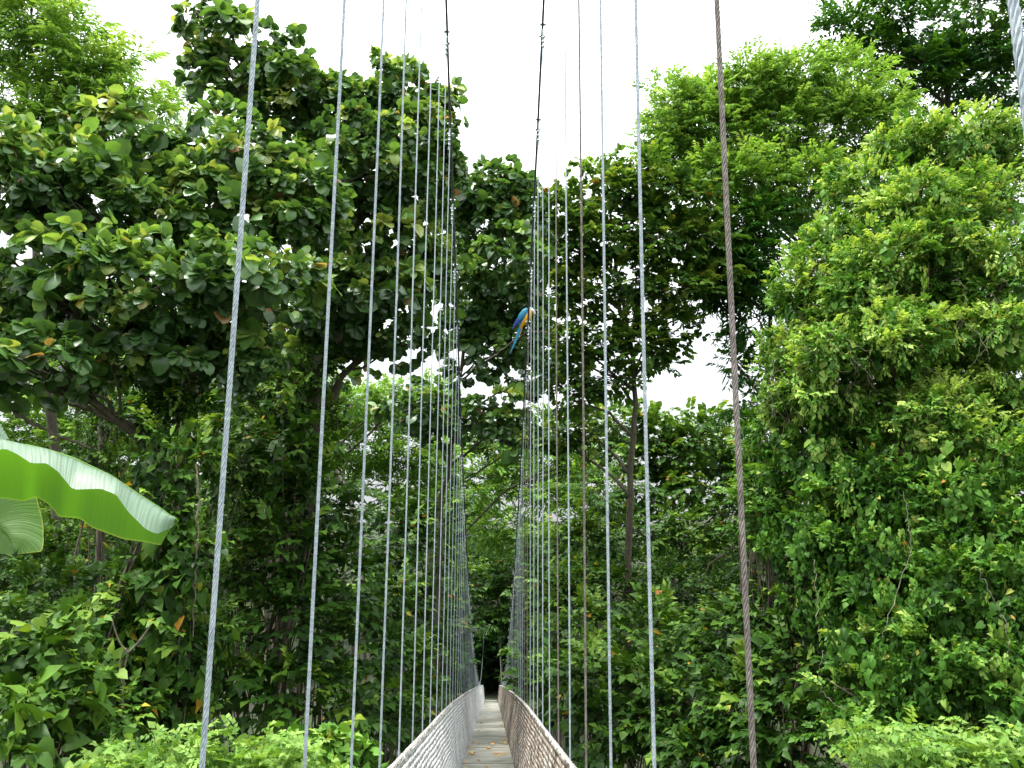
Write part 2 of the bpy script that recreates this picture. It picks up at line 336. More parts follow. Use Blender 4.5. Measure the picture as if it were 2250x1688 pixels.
NLEAF = [0]
def crown(blobs, style, size, dens, rng, tone0=.45, tone_var=.16, up=.55, flat=.55, young=0.0, sub=.34, face=.55, shell=(.55, 1.05), stiff=.5, lo=-1.0, core=True):
    """blobs: (px,py,D,rx_px,ry_px[,rz_m]) ellipsoids; returns Leaves and clump centres (for the limbs)"""
    if isinstance(style, tuple):
        Lv = Leaves(); tips = []
        for st, sz, dn in style:
            L2, tp = crown(blobs, st, sz, dn, rng, tone0, tone_var, up, flat, young, sub, face, shell, stiff, lo, core); tips = tips or tp
            for a in L2.F: Lv.F.append(a+Lv.n)
            Lv.V += L2.V; Lv.T += L2.T; Lv.n += L2.n
        return Lv, tips
    Lv = Leaves(); tips = []
    for bl in blobs:
        px, py, D, rx, ry = bl[:5]
        c = U(px, py, D); Rx = rx*D/F_PX; Ry = ry*D/F_PX; Rz = bl[5] if len(bl) > 5 else min(max(Rx, Ry)*.9, 4.0)
        view = (CAM-c)/np.linalg.norm(CAM-c)
        nl = STY[style][2]; apx = (size*F_PX/D)**2*.33
        N = int(dens*PI*rx*ry/apx/nl)+3
        rs = max(sub*math.sqrt(Rx*Ry), size*1.6)
        nsub = max(4, int(2.6*(Rx*Ry)/(rs*rs)))
        q = rng.normal(size=(nsub*5, 3)); q /= np.linalg.norm(q, axis=1)[:, None]
        q = q[q[:, 2] > lo]
        keep = rng.random(len(q)) < (face*(.5+.5*(q@view))+(1-face)*.5+.25*np.clip(q[:, 2], 0, 1))
        q = q[keep][:nsub]; nsub = len(q)
        rr = rng.uniform(shell[0], shell[1], nsub)*(1+.10*rng.normal(size=nsub))
        right = np.cross(np.array([0, 1, 0.]), [0, 0, 1.])
        cc = c+np.stack([q[:, 0]*Rx, q[:, 1]*Rz, q[:, 2]*Ry], -1)*rr[:, None]
        tips.append((c, cc))
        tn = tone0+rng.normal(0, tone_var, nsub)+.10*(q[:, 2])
        ids = rng.integers(0, nsub, N)
        d = rng.normal(size=(N, 3)); d /= np.linalg.norm(d, axis=1)[:, None]; d *= rng.random(N)[:, None]**.45
        sx = rs*rng.uniform(.7, 1.35, nsub)
        P = cc[ids]+d*np.stack([sx[ids], sx[ids], sx[ids]*flat], -1)
        outw = q[ids]*1.0+d*1.0+rng.normal(0, .35, (N, 3)); outw[:, 2] = outw[:, 2]*.5+up*.3
        if style in ('heart', 'hang'):
            Y = outw.copy(); Y[:, 2] = 0; Z = np.repeat([[0, 0, 1.]], N, 0)+rng.normal(0, .15, (N, 3))
        elif style in ('hmat', 'mat'):
            a = rng.uniform(0, 2*PI, N); Y = np.stack([np.cos(a), np.sin(a), rng.normal(0, .3, N)], -1); Z = outw+np.array([0, 0, up])
        else:
            Y = outw; Z = np.array([0, 0, 1.])+rng.normal(0, stiff*.6, (N, 3))
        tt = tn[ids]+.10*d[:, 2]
        if young: tt = np.where((rng.random(N) < young) & (d[:, 2] > .1), rng.uniform(.74, .95, N), tt)  # lighter upper leaves: young growth plus sunlit bands put into the tone
        Lv.place(style, P, Y, Z, size, tt, rng)
        if core:  # sparse leaves deep inside the crown
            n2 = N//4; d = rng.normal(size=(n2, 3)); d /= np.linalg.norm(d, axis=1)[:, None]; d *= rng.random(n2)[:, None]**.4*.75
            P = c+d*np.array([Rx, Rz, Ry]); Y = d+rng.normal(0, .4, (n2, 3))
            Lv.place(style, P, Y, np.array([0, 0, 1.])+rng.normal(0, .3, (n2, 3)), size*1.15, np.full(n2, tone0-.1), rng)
    return Lv, tips

def curve_pts(a, b, rng, n=7, sag=0.0, wob=.06):
    a = np.asarray(a, float); b = np.asarray(b, float); t = np.linspace(0, 1, n)[:, None]
    L = np.linalg.norm(b-a); w = rng.normal(0, wob*L, (n, 3)); w[0] = 0; w[-1] = 0
    w = (w+np.roll(w, 1, 0)+np.roll(w, -1, 0))/3; w[0] = 0; w[-1] = 0
    P = a+(b-a)*t+w; P[:, 2] += sag*np.sin(t[:, 0]*PI)*L
    return P

def smooth_path(P, n=20):
    P = np.asarray(P, float); t = np.linspace(0, 1, len(P)); tt = np.linspace(0, 1, n)
    m = np.gradient(P, t, axis=0); out = []
    for x in tt:
        i = min(np.searchsorted(t, x, 'right')-1, len(P)-2); h = t[i+1]-t[i]; u = (x-t[i])/h
        out.append((2*u**3-3*u**2+1)*P[i]+(u**3-2*u**2+u)*h*m[i]+(-2*u**3+3*u**2)*P[i+1]+(u**3-u**2)*h*m[i+1])
    return np.array(out)

GROUPS = {}
def tree(name, label, cat, trunk, blobs, style, size, dens, mat, seed, r0=.22, bark='bark', group=None, limbs=True, extra=None, crown_name='crown', **kw):
    """trunk: list of picture points (px,py,D) from the top down; continued to the ground"""
    rng = np.random.default_rng(seed)
    pts = [U(*p) for p in trunk]; g = pts[-1].copy(); gz = float(ground_z(g[0], g[1]))
    if g[2]-gz > .3: g = g.copy(); g[2] = gz-.2; g[0] += rng.normal(0, .15); pts.append(g)
    base = pts[-1]
    root = empty(name, Vector(base), label, cat, group)
    P = smooth_path(pts, 24); P[1:-1] += rng.normal(0, .03, (22, 3))
    A = Acc(); rad = np.linspace(r0*.35, r0, 24); rad[-3:] *= [1.05, 1.2, 1.5]
    A.tube(P, rad, 10)
    Lv, tips = crown(blobs, style, size, dens, rng, **kw)
    if limbs:
        for c, cc in tips:
            # leave the trunk below the blob
            lowz = c[2]-np.linalg.norm(c[:2]-P[0, :2])*.5-.5
            i = int(np.argmin(np.abs(P[:, 2]-lowz))); i = max(0, min(i, 22)); a = P[i]
            rr = rad[i]*.62; L = curve_pts(a, c, rng, 9, .06, .05); A.tube(L, np.linspace(rr, rr*.35, 9), 7)
            sel = cc if len(cc) < 16 else cc[rng.choice(len(cc), 16, replace=False)]
            for q in sel:
                k = rng.integers(4, 9); A.tube(curve_pts(L[k], q, rng, 6, .03, .07), np.linspace(rr*.32, rr*.08, 6), 5)
    A.build('trunk', M[bark], root)
    if extra: extra(root, rng, P, rad)
    Lv.build(crown_name, M[mat], root)
    return root

# ------------------------------------------------------------------ the suspension bridge
RY0 = 1500.0
def bridge_pt(D, h):
    p = U(1083+4*(h*0), RY0+F_PX*h/D, D); return p[1], p[2]
Ds = np.concatenate([np.linspace(.3, 10, 30), np.linspace(10.7, 64, 78)])
hdeck = np.interp(Ds, [.3, 2, 6, 10, 14, 20, 30, 45, 64], [1.80, 1.72, 1.61, 1.52, 1.46, 1.41, 1.36, 1.34, 1.38])
hrail = np.interp(Ds, [.3, 2, 6, 8, 10, 13, 20, 30, 41, 64], [.72, .66, .55, .495, .43, .35, .27, .22, .19, .20])
DK = np.array([bridge_pt(a, b) for a, b in zip(Ds, hdeck)]); RL = np.array([bridge_pt(a, b) for a, b in zip(Ds, hrail)])
def sm(A):
    B = A.copy()
    for _ in range(4): B[1:-1] = (B[:-2]+2*B[1:-1]+B[2:])/4
    return B
DK = sm(DK); RL = sm(RL)
deck_z = lambda y: np.interp(y, DK[:, 0], DK[:, 1]); rail_z = lambda y: np.interp(y, RL[:, 0], RL[:, 1])
CT = np.array([(-6, 18), (0, 13.0), (2, 11.5), (5, 9.3), (8.9, 6.6), (10.5, 5.48), (12.7, 4.05), (14.6, 2.8), (16.5, 1.6), (20.6, -.5), (23.1, -1.5),
               (28, -3.4), (34.2, -5.35), (42, -7.25), (50, -8.45), (57, -8.4), (66, -7.5)])
cp = smooth_path(np.stack([CT[:, 0], CT[:, 1], CT[:, 0]*0], -1), 220)
cable_z = lambda y: np.interp(y, cp[:, 0], cp[:, 1])+CAM[2]
SX = .612

bridge = empty('suspension_bridge', (0, float(DK[0, 0]), float(DK[0, 1])), 'narrow hanging footbridge with wire netting sides running into the dark forest', 'bridge')
# deck panels
def m_deck():
    m, nt, b, o = mat_new('expanded metal walkway')
    tcx = nt.nodes.new('ShaderNodeTexCoord')
    n = nt.nodes.new('ShaderNodeTexNoise'); n.inputs['Scale'].default_value = 2.2; n.inputs['Detail'].default_value = 9
    nt.links.new(tcx.outputs['Object'], n.inputs['Vector'])
    r = ramp(nt, [(.25, (.10, .095, .07)), (.5, (.22, .215, .18)), (.75, (.33, .325, .285))]); nt.links.new(n.outputs['Fac'], r.inputs[0])
    sp = nt.nodes.new('ShaderNodeSeparateXYZ'); nt.links.new(tcx.outputs['Object'], sp.inputs[0]); hs = []
    for ax, s in (('X', 40), ('Y', 22)):
        w = nt.nodes.new('ShaderNodeMath'); w.operation = 'MULTIPLY'; w.inputs[1].default_value = s; nt.links.new(sp.outputs[ax], w.inputs[0])
        f = nt.nodes.new('ShaderNodeMath'); f.operation = 'FRACT'; nt.links.new(w.outputs[0], f.inputs[0])
        g = nt.nodes.new('ShaderNodeMath'); g.operation = 'LESS_THAN'; g.inputs[1].default_value = .22; nt.links.new(f.outputs[0], g.inputs[0]); hs.append(g)
    mxx = nt.nodes.new('ShaderNodeMath'); mxx.operation = 'MAXIMUM'; nt.links.new(hs[0].outputs[0], mxx.inputs[0]); nt.links.new(hs[1].outputs[0], mxx.inputs[1])
    mx = nt.nodes.new('ShaderNodeMix'); mx.data_type = 'RGBA'; mx.inputs['B'].default_value = (.12, .11, .08, 1)
    k = nt.nodes.new('ShaderNodeMath'); k.operation = 'MULTIPLY'; k.inputs[1].default_value = .55; nt.links.new(mxx.outputs[0], k.inputs[0])
    nt.links.new(k.outputs[0], mx.inputs['Factor']); nt.links.new(r.outputs[0], mx.inputs['A'])
    nt.links.new(mx.outputs['Result'], b.inputs['Base Color']); b.inputs['Roughness'].default_value = .85
    return m
M['deck'] = m_deck()
joints = [0.6, 3.7, 6.8, 9.9, 13.2, 18.2]
yj = []
for D, yy in ((17.5, 1653), (20.9, 1619), (24.6, 1596)): yj.append(U(1083, yy, D)[1])
y0 = yj[0]; ys = [y0-3.3*k for k in range(6, 0, -1)]+yj
while ys[-1] < DK[-1, 0]-3.4: ys.append(ys[-1]+3.4)
ys = [y for y in ys if y > -1.5]
for a, b in zip(ys[:-1], ys[1:]):
    A = Acc(); yy = np.linspace(a+.05, b-.05, 7); z = deck_z(yy)
    for xs in ((-.455, .455),):
        xx = np.linspace(-.455, .455, 5)
        G = np.stack([np.repeat(xx[None], 7, 0), np.repeat(yy[:, None], 5, 1), np.repeat(z[:, None], 5, 1)], -1); A.grid(G)
        A.grid(G[::-1]-np.array([0, 0, .035]))
        for e in (0, -1): A.grid(np.stack([G[:, e], G[:, e]-np.array([0, 0, .035])], 0))
        for e in (0, -1): A.grid(np.stack([G[e], G[e]-np.array([0, 0, .035])], 0))
    A.build('deck_panel', M['deck'], bridge, smooth=False)
# netting: chain link of crossing zigzag wires, leaning out from deck edge to rail
def netting(sgn, mat):
    y = np.arange(.4, 64.5, .040); n = len(y); rows = 37; V = []; Fs = []
    t = np.linspace(0, 1, rows+1); A = Acc()
    zb = deck_z(y)-.06; zt = rail_z(y)
    rng = np.random.default_rng(4)
    # wire i zigzags between column i and i+1
    r = .0021
    k = np.arange(rows+1)
    yy = y[:-1, None]+.040*(k[None] % 2)+np.zeros((n-1, 1)); yy = yy+rng.normal(0, .005, yy.shape)
    ztt = rail_z(yy); zbb = deck_z(yy)-.05
    zz = zbb+(ztt-zbb)*t[None]+rng.normal(0, .005, yy.shape)*np.where((k == 0) | (k == rows), 0, 1)[None]+.010*np.sin(yy*3.1+t[None]*9)*np.sin(t*PI)[None]; xx = sgn*(.47+(.60-.47)*t[None]+.006*np.sin(yy*.9)*np.sin(t*PI))+np.where(k % 2 == 0, -.002, .002)[None]
    P = np.stack([xx, yy, zz], -1)                          # n-1, rows+1, 3
    off = np.array([[0, r, 0], [0, -r*.5, r*.87], [0, -r*.5, -r*.87]])*1.0
    off = np.array([[0, 1, .6], [1, -.5, 0], [-1, -.5, -.6]])*r
    Q = P[:, :, None, :]+off[None, None]                    # n-1,rows+1,3,3
    m = n-1; idx = np.arange(m*(rows+1)*3).reshape(m, rows+1, 3)
    F = []
    for j in range(3):
        j2 = (j+1) % 3; F.append(np.stack([idx[:, :-1, j], idx[:, :-1, j2], idx[:, 1:, j2], idx[:, 1:, j]], -1).reshape(-1, 4))
    A.add(Q.reshape(-1, 3), np.concatenate(F))
    # lacing: vertical tie wires and the curl of net ends over the top
    for yv in np.arange(.5, 64, 1.02):
        zt_, zb_ = float(rail_z(yv)), float(deck_z(yv)); A.tube([[sgn*.475, yv, zb_-.04], [sgn*.54, yv+.01, (zt_+zb_)/2], [sgn*.603, yv, zt_]], .004, 4)
    o = A.build('side_netting', mat, bridge, smooth=False)
    # top rope with whipping
    B = Acc(); yy = np.arange(.3, 64.4, .1); z = rail_z(yy)+rng.normal(0, .003, len(yy))
    B.tube(np.stack([np.full(len(yy), sgn*.604), yy, z], -1), .011*(1+.1*rng.normal(size=len(yy))), 7)
    for yv in np.arange(.5, 64, .09):                       # curls where the net is laced round the rope
        a = rng.uniform(0, PI); zt_ = float(rail_z(yv)); th = np.linspace(0, 2*PI, 7)
        B.tube(np.stack([sgn*.604+.020*np.cos(th), yv+.012*np.sin(th+a), zt_-.004+.022*np.sin(th)], -1), .0032, 4)
    B.build('hand_rope', M['rail'], bridge)
netting(-1, M['mesh_l']); netting(1, M['mesh_r'])
# bottom ropes and beams
for sgn in (-1, 1):
    A = Acc(); yy = np.arange(.2, 65, .5); A.tube(np.stack([np.full(len(yy), sgn*.50), yy, deck_z(yy)-.05], -1), .012, 6); A.build('deck_rope', M['main'], bridge)
# main cables
for sgn in (-1, 1):
    A = Acc(); yy = np.concatenate([np.arange(-5, 22, .12), np.arange(22, 66, .5)]); A.tube(np.stack([np.full(len(yy), sgn*SX), yy, cable_z(yy)], -1), .0155, 12)
    A.build('main_cable', M['main'], bridge)
# suspenders
def suspender(sgn, y, mat, near, lean=0):
    zt = float(cable_z(y)); zb = float(deck_z(y))-.09; y2 = y
    if zt-float(rail_z(y)) < .12: zt = float(rail_z(y))+.02
    n = int((zt-zb)/(.012 if near else .8))+3; t = np.linspace(0, 1, n)
    P = np.stack([np.full(n, sgn*(SX+.004))+.003*np.sin(t*9+y), np.full(n, y)+.004*np.sin(t*7), zb+(zt-zb)*t], -1)
    A = Acc()
    if near: A.tube(P, .0062 if y < 1 else .0072, 30, lobes=6, pitch=.10, lob=.20)
    else: A.tube(P, .0060 if y < 18 else .005, 8)
    o = A.build('suspender_cable', M[mat], bridge)
    if zt-float(rail_z(y)) > .3 and y < 40:
        C = Acc(); T = Vector((0, 1, (float(cable_z(y+.1))-float(cable_z(y-.1)))/.2)).normalized()
        for k in (-.04, .11):
            c = np.array([sgn*SX, y+T.y*k, float(cable_z(y))+T.z*k]); w = np.linspace(0, 2*PI, 9)
            ring = np.stack([c[0]+.022*np.cos(w), c[1]+0*w, c[2]+.022*np.sin(w)], -1); C.tube(ring, .006, 6)
            C.box(c+np.array([sgn*.03, 0, 0]), (.026, .03, .02)); C.box(c+np.array([-sgn*.03, 0, 0]), (.022, .018, .018))
        # loop and swaged eye under the cable, with the short doubled tail
        C.tube([[sgn*SX, y, zt-.02], [sgn*(SX+.016), y, zt-.10], [sgn*(SX+.005), y, zt-.2]], .006, 6)
        C.tube([[sgn*(SX+.014), y, zt-.03], [sgn*(SX+.018), y+.004, zt-.16], [sgn*(SX+.016), y+.006, zt-.34]], .0055, 6)
        for dz in (-.14, -.2, -.27): C.box([sgn*(SX+.008), y, zt+dz], (.034, .026, .014))
        c_ = C.build('cable_clamp', M['clamp'], bridge); c_.parent = o; c_.matrix_parent_inverse = o.matrix_world.inverted()
        c_.matrix_parent_inverse = Matrix.Identity(4)
    return o
Ly = [.80, 1.965]+[3.05+1.012*k for k in range(45)]; Ry = [.748, 1.775]+[2.85+1.03*k for k in range(44)]
cosp = math.cos(PITCH)
for i, d in enumerate(Ly): suspender(-1, d/cosp, 'galv', i < 5)
for i, d in enumerate(Ry): suspender(1, d/cosp, 'rust_rope' if i in (1, 4, 6, 12, 13, 20) else 'galv', i < 5)
for k in range(46):
    y = 1.0+k*1.36; A = Acc(); A.box([0, y, float(deck_z(y))-.075], (1.28, .06, .05)); A.build('cross_beam', M['rail'], bridge, smooth=False)

# fallen leaves on the walkway
rngf = np.random.default_rng(12)
def m_dry():
    return leaf_mat('fallen dry leaf', [(0, (.20, .07, .02)), (.5, (.36, .16, .04)), (1, (.48, .36, .06))], .7, .15)
M['dry'] = m_dry()
for i in range(36):
    D = float(rngf.choice([rngf.uniform(13.3, 19), rngf.uniform(13, 34)])); sd = rngf.choice([-1, 1]); x = sd*(.43-abs(rngf.normal(0, .13))) if rngf.random() < .75 else rngf.uniform(-.4, .4)
    y = D*1.03+.6; V, T = leaf_tpl('oval'); s = rngf.uniform(.07, .15); a = rngf.uniform(0, 2*PI)
    V = V.copy(); V[:, 2] = V[:, 2]*2.2+.12; V *= s; c_, s_ = math.cos(a), math.sin(a)
    V = np.stack([V[:, 0]*c_-V[:, 1]*s_, V[:, 0]*s_+V[:, 1]*c_, V[:, 2]+.006], -1); V[:, 0] = np.clip(V[:, 0], -.44-x, .44-x)
    me = np_mesh('fallen_leaf', V, T, np.full(len(V), rngf.random()))
    o = link('fallen_leaf', me, M['dry']); o.location = (x, y, float(deck_z(y))); tag(o, 'small curled brown or orange leaf lying on the bridge walkway', 'leaf', 'dry leaves scattered on the walkway')

# ------------------------------------------------------------------ trees
BIG = 'large-leaved trees left of the bridge'
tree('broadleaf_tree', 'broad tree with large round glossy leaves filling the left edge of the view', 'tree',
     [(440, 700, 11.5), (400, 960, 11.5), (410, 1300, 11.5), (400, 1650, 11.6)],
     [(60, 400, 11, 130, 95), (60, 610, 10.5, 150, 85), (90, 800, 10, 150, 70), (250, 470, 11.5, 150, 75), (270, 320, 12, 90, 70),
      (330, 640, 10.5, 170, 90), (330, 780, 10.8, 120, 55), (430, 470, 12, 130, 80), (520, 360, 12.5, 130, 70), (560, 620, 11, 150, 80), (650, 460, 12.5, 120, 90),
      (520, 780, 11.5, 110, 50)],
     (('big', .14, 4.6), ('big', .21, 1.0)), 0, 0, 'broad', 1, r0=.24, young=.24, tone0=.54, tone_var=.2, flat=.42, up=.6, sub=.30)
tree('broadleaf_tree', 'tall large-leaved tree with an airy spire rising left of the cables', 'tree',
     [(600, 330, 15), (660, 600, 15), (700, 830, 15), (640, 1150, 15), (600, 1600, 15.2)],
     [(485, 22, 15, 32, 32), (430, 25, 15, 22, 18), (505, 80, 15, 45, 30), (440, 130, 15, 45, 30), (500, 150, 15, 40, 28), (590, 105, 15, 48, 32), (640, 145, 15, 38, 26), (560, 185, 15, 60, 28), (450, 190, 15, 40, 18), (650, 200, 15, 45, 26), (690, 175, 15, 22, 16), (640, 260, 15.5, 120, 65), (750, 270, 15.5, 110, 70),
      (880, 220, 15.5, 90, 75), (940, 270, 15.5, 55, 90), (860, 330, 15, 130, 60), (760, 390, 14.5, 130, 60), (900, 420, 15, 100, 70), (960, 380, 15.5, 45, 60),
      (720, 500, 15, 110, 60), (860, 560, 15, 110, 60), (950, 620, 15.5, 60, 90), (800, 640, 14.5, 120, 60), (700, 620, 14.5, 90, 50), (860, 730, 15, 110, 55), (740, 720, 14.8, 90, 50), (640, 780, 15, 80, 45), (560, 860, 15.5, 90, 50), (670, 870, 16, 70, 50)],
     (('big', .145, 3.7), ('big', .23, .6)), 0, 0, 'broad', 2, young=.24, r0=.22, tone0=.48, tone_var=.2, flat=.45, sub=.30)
tree('broadleaf_tree', 'dense dark tree hanging between the two main cables above the walkway', 'tree',
     [(1060, 600, 20), (1015, 800, 20), (990, 1000, 20), (960, 1300, 20)],
     [(1060, 435, 20, 85, 50), (1120, 410, 20, 50, 45), (1010, 440, 20, 50, 55), (1070, 500, 20, 90, 55), (1130, 480, 20, 45, 60), (1030, 600, 20, 75, 65), (1110, 580, 19, 70, 60), (1150, 620, 20, 35, 50),
      (1020, 710, 20, 70, 50), (1100, 680, 20, 70, 60), (1060, 780, 20, 90, 45), (1130, 760, 20, 45, 40), (1000, 930, 20, 70, 45), (1080, 920, 19, 65, 35), (1130, 940, 19, 40, 40), (920, 900, 20, 80, 50), (1165, 710, 20, 35, 45), (1165, 550, 20, 30, 40), (1160, 830, 20, 40, 40)],
     (('big', .16, 3.2), ('big', .24, .4)), 0, 0, 'broad', 3, r0=.09, young=.08, tone0=.44, tone_var=.18)
tree('feathery_tree', 'tall bright green tree with fine feathery foliage in the top left corner', 'tree',
     [(60, 300, 24), (90, 700, 24), (120, 1300, 24)],
     [(40, 60, 24, 110, 80), (130, 130, 24, 110, 90), (40, 220, 24, 100, 90), (190, 220, 24, 110, 80), (270, 160, 24, 45, 35), (150, 290, 24, 120, 60), (290, 260, 24, 70, 55), (400, 240, 26, 60, 30), (60, -40, 24, 80, 60)],
     'feather', .24, 9.5, 'feather', 4, r0=.22, tone0=.5, flat=.6)
# --- right side
tree('spreading_tree', 'round-crowned tree with bare pale forked trunk just right of the main cable', 'tree',
     [(1350, 560, 24), (1385, 760, 24), (1395, 900, 24), (1385, 1080, 24), (1380, 1400, 24)],
     [(1255, 465, 24, 65, 50), (1330, 415, 24, 80, 45), (1420, 400, 24, 90, 55), (1500, 430, 24, 80, 60), (1240, 540, 24, 65, 60), (1330, 520, 24, 90, 60), (1440, 520, 24, 90, 60), (1540, 520, 24, 70, 50), (1570, 600, 24, 60, 50),
      (1220, 640, 24, 50, 60), (1400, 610, 24, 90, 40), (1500, 640, 24, 80, 45), (1240, 770, 24, 70, 60), (1330, 740, 24, 60, 50), (1340, 830, 24, 70, 40), (1420, 760, 24, 65, 60), (1470, 730, 24, 50, 40), (1250, 870, 24, 50, 40), (1190, 520, 25, 35, 60), (1200, 760, 25, 35, 60), (1225, 960, 25, 45, 50), (1290, 950, 25, 35, 40), (1290, 640, 24, 60, 45)],
     (('medium', .17, 2.6), ('big', .17, .7)), 0, 0, 'mid', 5, r0=.13, young=.15, tone0=.62, tone_var=.2)
tree('feathery_tree', 'big light green feathery tree behind the brown right-hand cable', 'tree',
     [(1760, 520, 27), (1750, 800, 27), (1740, 1200, 27)],
     [(1480, 235, 27, 60, 65), (1560, 215, 27, 60, 45), (1650, 195, 27, 90, 60), (1740, 190, 27, 90, 50), (1860, 190, 27, 90, 60), (1480, 320, 27, 70, 60), (1570, 290, 27, 100, 70), (1700, 290, 27, 120, 80), (1850, 290, 27, 110, 70),
      (1950, 260, 27, 60, 50), (1620, 400, 26, 120, 60), (1760, 410, 26, 100, 80), (1560, 380, 26, 70, 40)],
     (('feather', .20, 5), ('small', .16, 4.2)), 0, 0, 'feather', 6, r0=.3, tone0=.42, tone_var=.2, shell=(.5, 1.15), flat=.6)
tree('drooping_tree', 'shaded tree with drooping leaves seen between the brown cable and vines', 'tree',
     [(1700, 540, 25), (1690, 800, 25), (1660, 1200, 25)],
     [(1600, 520, 25, 80, 60), (1670, 490, 25, 80, 50), (1620, 600, 25, 90, 50), (1600, 620, 25, 75, 50), (1640, 560, 25, 80, 60), (1570, 660, 25, 50, 30), (1650, 690, 25, 45, 70), (1620, 800, 25, 28, 40), (1645, 880, 25, 30, 50)],
     (('feather', .24, 6), ('medium', .16, 1.5)), 0, 0, 'dark', 7, r0=.14, tone0=.55)
tree('dark_tree', 'distant dark green layered tree against the white sky, top right corner', 'tree',
     [(2080, 180, 42), (2100, 400, 42), (2100, 1000, 42)],
     [(1870, 70, 42, 60, 60), (1960, 40, 42, 80, 45), (1900, 130, 42, 60, 35), (2050, 60, 42, 100, 60), (2130, 10, 42, 70, 30), (2160, 90, 42, 80, 60), (2010, 150, 42, 90, 40), (2120, 170, 42, 100, 50), (2210, 180, 42, 50, 60), (1960, 200, 42, 40, 30), (2060, 215, 42, 60, 30), (2190, 120, 42, 50, 50)],
     'small', .30, 4.2, 'dark', 8, r0=.35, tone0=.62, flat=.35, sub=.4)
def vine_strands(root, rng, P, rad):
    # tangle of dead brown tendrils showing between the leaves
    A = Acc()
    for px, py, D in ((1760, 760, 12.6), (1850, 800, 12.0), (2060, 900, 11.4), (1730, 870, 12.6), (2140, 700, 11.6), (1950, 660, 12.4)):
        c = U(px, py, D)
        for k in range(46):
            a = c+rng.normal(0, .30, 3)-(CAM-c)/np.linalg.norm(CAM-c)*.35; A.tube(curve_pts(a, a+rng.normal(0, .14, 3)+np.array([0, 0, -.28]), rng, 6, 0, .12), np.linspace(.004, .002, 6), 4)
    tag(A.build('dead_tendrils', M['twig'], root), kind='stuff')
VT = [(2110, 320, 14.6, 120, 55), (1990, 330, 15, 90, 55), (2220, 330, 14.6, 90, 70), (1900, 410, 14.5, 85, 55), (2010, 450, 13.4, 100, 70), (2150, 460, 13.8, 100, 75),
      (1835, 535, 14, 75, 65), (1940, 580, 13.0, 100, 70), (2080, 600, 13.4, 95, 80), (2225, 600, 12.6, 85, 100), (1765, 640, 13.7, 65, 70), (1860, 710, 13.2, 90, 75),
      (1990, 740, 12.1, 100, 80), (2140, 760, 12.8, 95, 85), (1730, 770, 13.5, 60, 65), (1810, 850, 12.7, 90, 70), (1940, 900, 12.9, 95, 75), (2080, 930, 11.8, 110, 85), (2210, 730, 11.9, 70, 60), (1880, 640, 12.7, 60, 40), (1820, 760, 12.4, 60, 45), (2060, 520, 12.8, 70, 45), (1735, 890, 13.5, 60, 55), (2230, 870, 12.0, 80, 90)]
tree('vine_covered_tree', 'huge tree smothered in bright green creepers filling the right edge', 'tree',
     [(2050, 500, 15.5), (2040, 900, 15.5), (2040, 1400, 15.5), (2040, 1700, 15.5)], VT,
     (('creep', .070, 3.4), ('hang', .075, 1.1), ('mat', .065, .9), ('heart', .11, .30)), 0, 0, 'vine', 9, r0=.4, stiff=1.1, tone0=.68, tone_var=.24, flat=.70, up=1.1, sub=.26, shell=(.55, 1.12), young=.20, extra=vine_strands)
tree('vine_covered_tree', 'added dark-toned leaf mass as shade behind the bright creepers at the right', 'tree',  # added backing crown; its low tone paints shade into the creeper hollows
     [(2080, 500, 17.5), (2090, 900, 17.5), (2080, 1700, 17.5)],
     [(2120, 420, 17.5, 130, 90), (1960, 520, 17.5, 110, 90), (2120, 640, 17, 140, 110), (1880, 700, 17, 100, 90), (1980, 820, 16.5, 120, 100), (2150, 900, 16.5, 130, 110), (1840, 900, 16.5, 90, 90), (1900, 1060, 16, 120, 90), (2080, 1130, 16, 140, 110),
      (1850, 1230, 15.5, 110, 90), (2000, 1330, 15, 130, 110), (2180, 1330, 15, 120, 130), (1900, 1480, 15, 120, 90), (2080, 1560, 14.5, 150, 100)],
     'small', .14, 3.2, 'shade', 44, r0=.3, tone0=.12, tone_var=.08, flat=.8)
tree('vine_covered_tree', 'lower curtain of heart-shaped creeper leaves hanging at the right edge', 'tree',
     [(2120, 1000, 12.5), (2110, 1400, 12.5), (2100, 1700, 12.5)],
     [(1800, 1010, 13, 110, 80), (1960, 1070, 12, 130, 90), (2120, 1130, 11, 130, 100), (2230, 1080, 11, 90, 120), (1800, 1160, 12.5, 110, 90), (1950, 1230, 11.5, 130, 100), (2110, 1290, 10.5, 140, 110),
      (2230, 1300, 10, 90, 120), (1850, 1330, 12, 110, 90), (1960, 1420, 11, 130, 100), (2100, 1470, 10, 140, 100), (2230, 1500, 9.5, 90, 110), (1900, 1560, 10.5, 100, 90), (2050, 1620, 10, 140, 80)],
     (('heart', .088, 1.7), ('creep', .078, 2.2), ('hang', .07, .6)), 0, 0, 'vine', 10, r0=.2, stiff=1.1, tone0=.38, tone_var=.20, flat=.75, up=.9, sub=.27, shell=(.5, 1.12), young=.08)
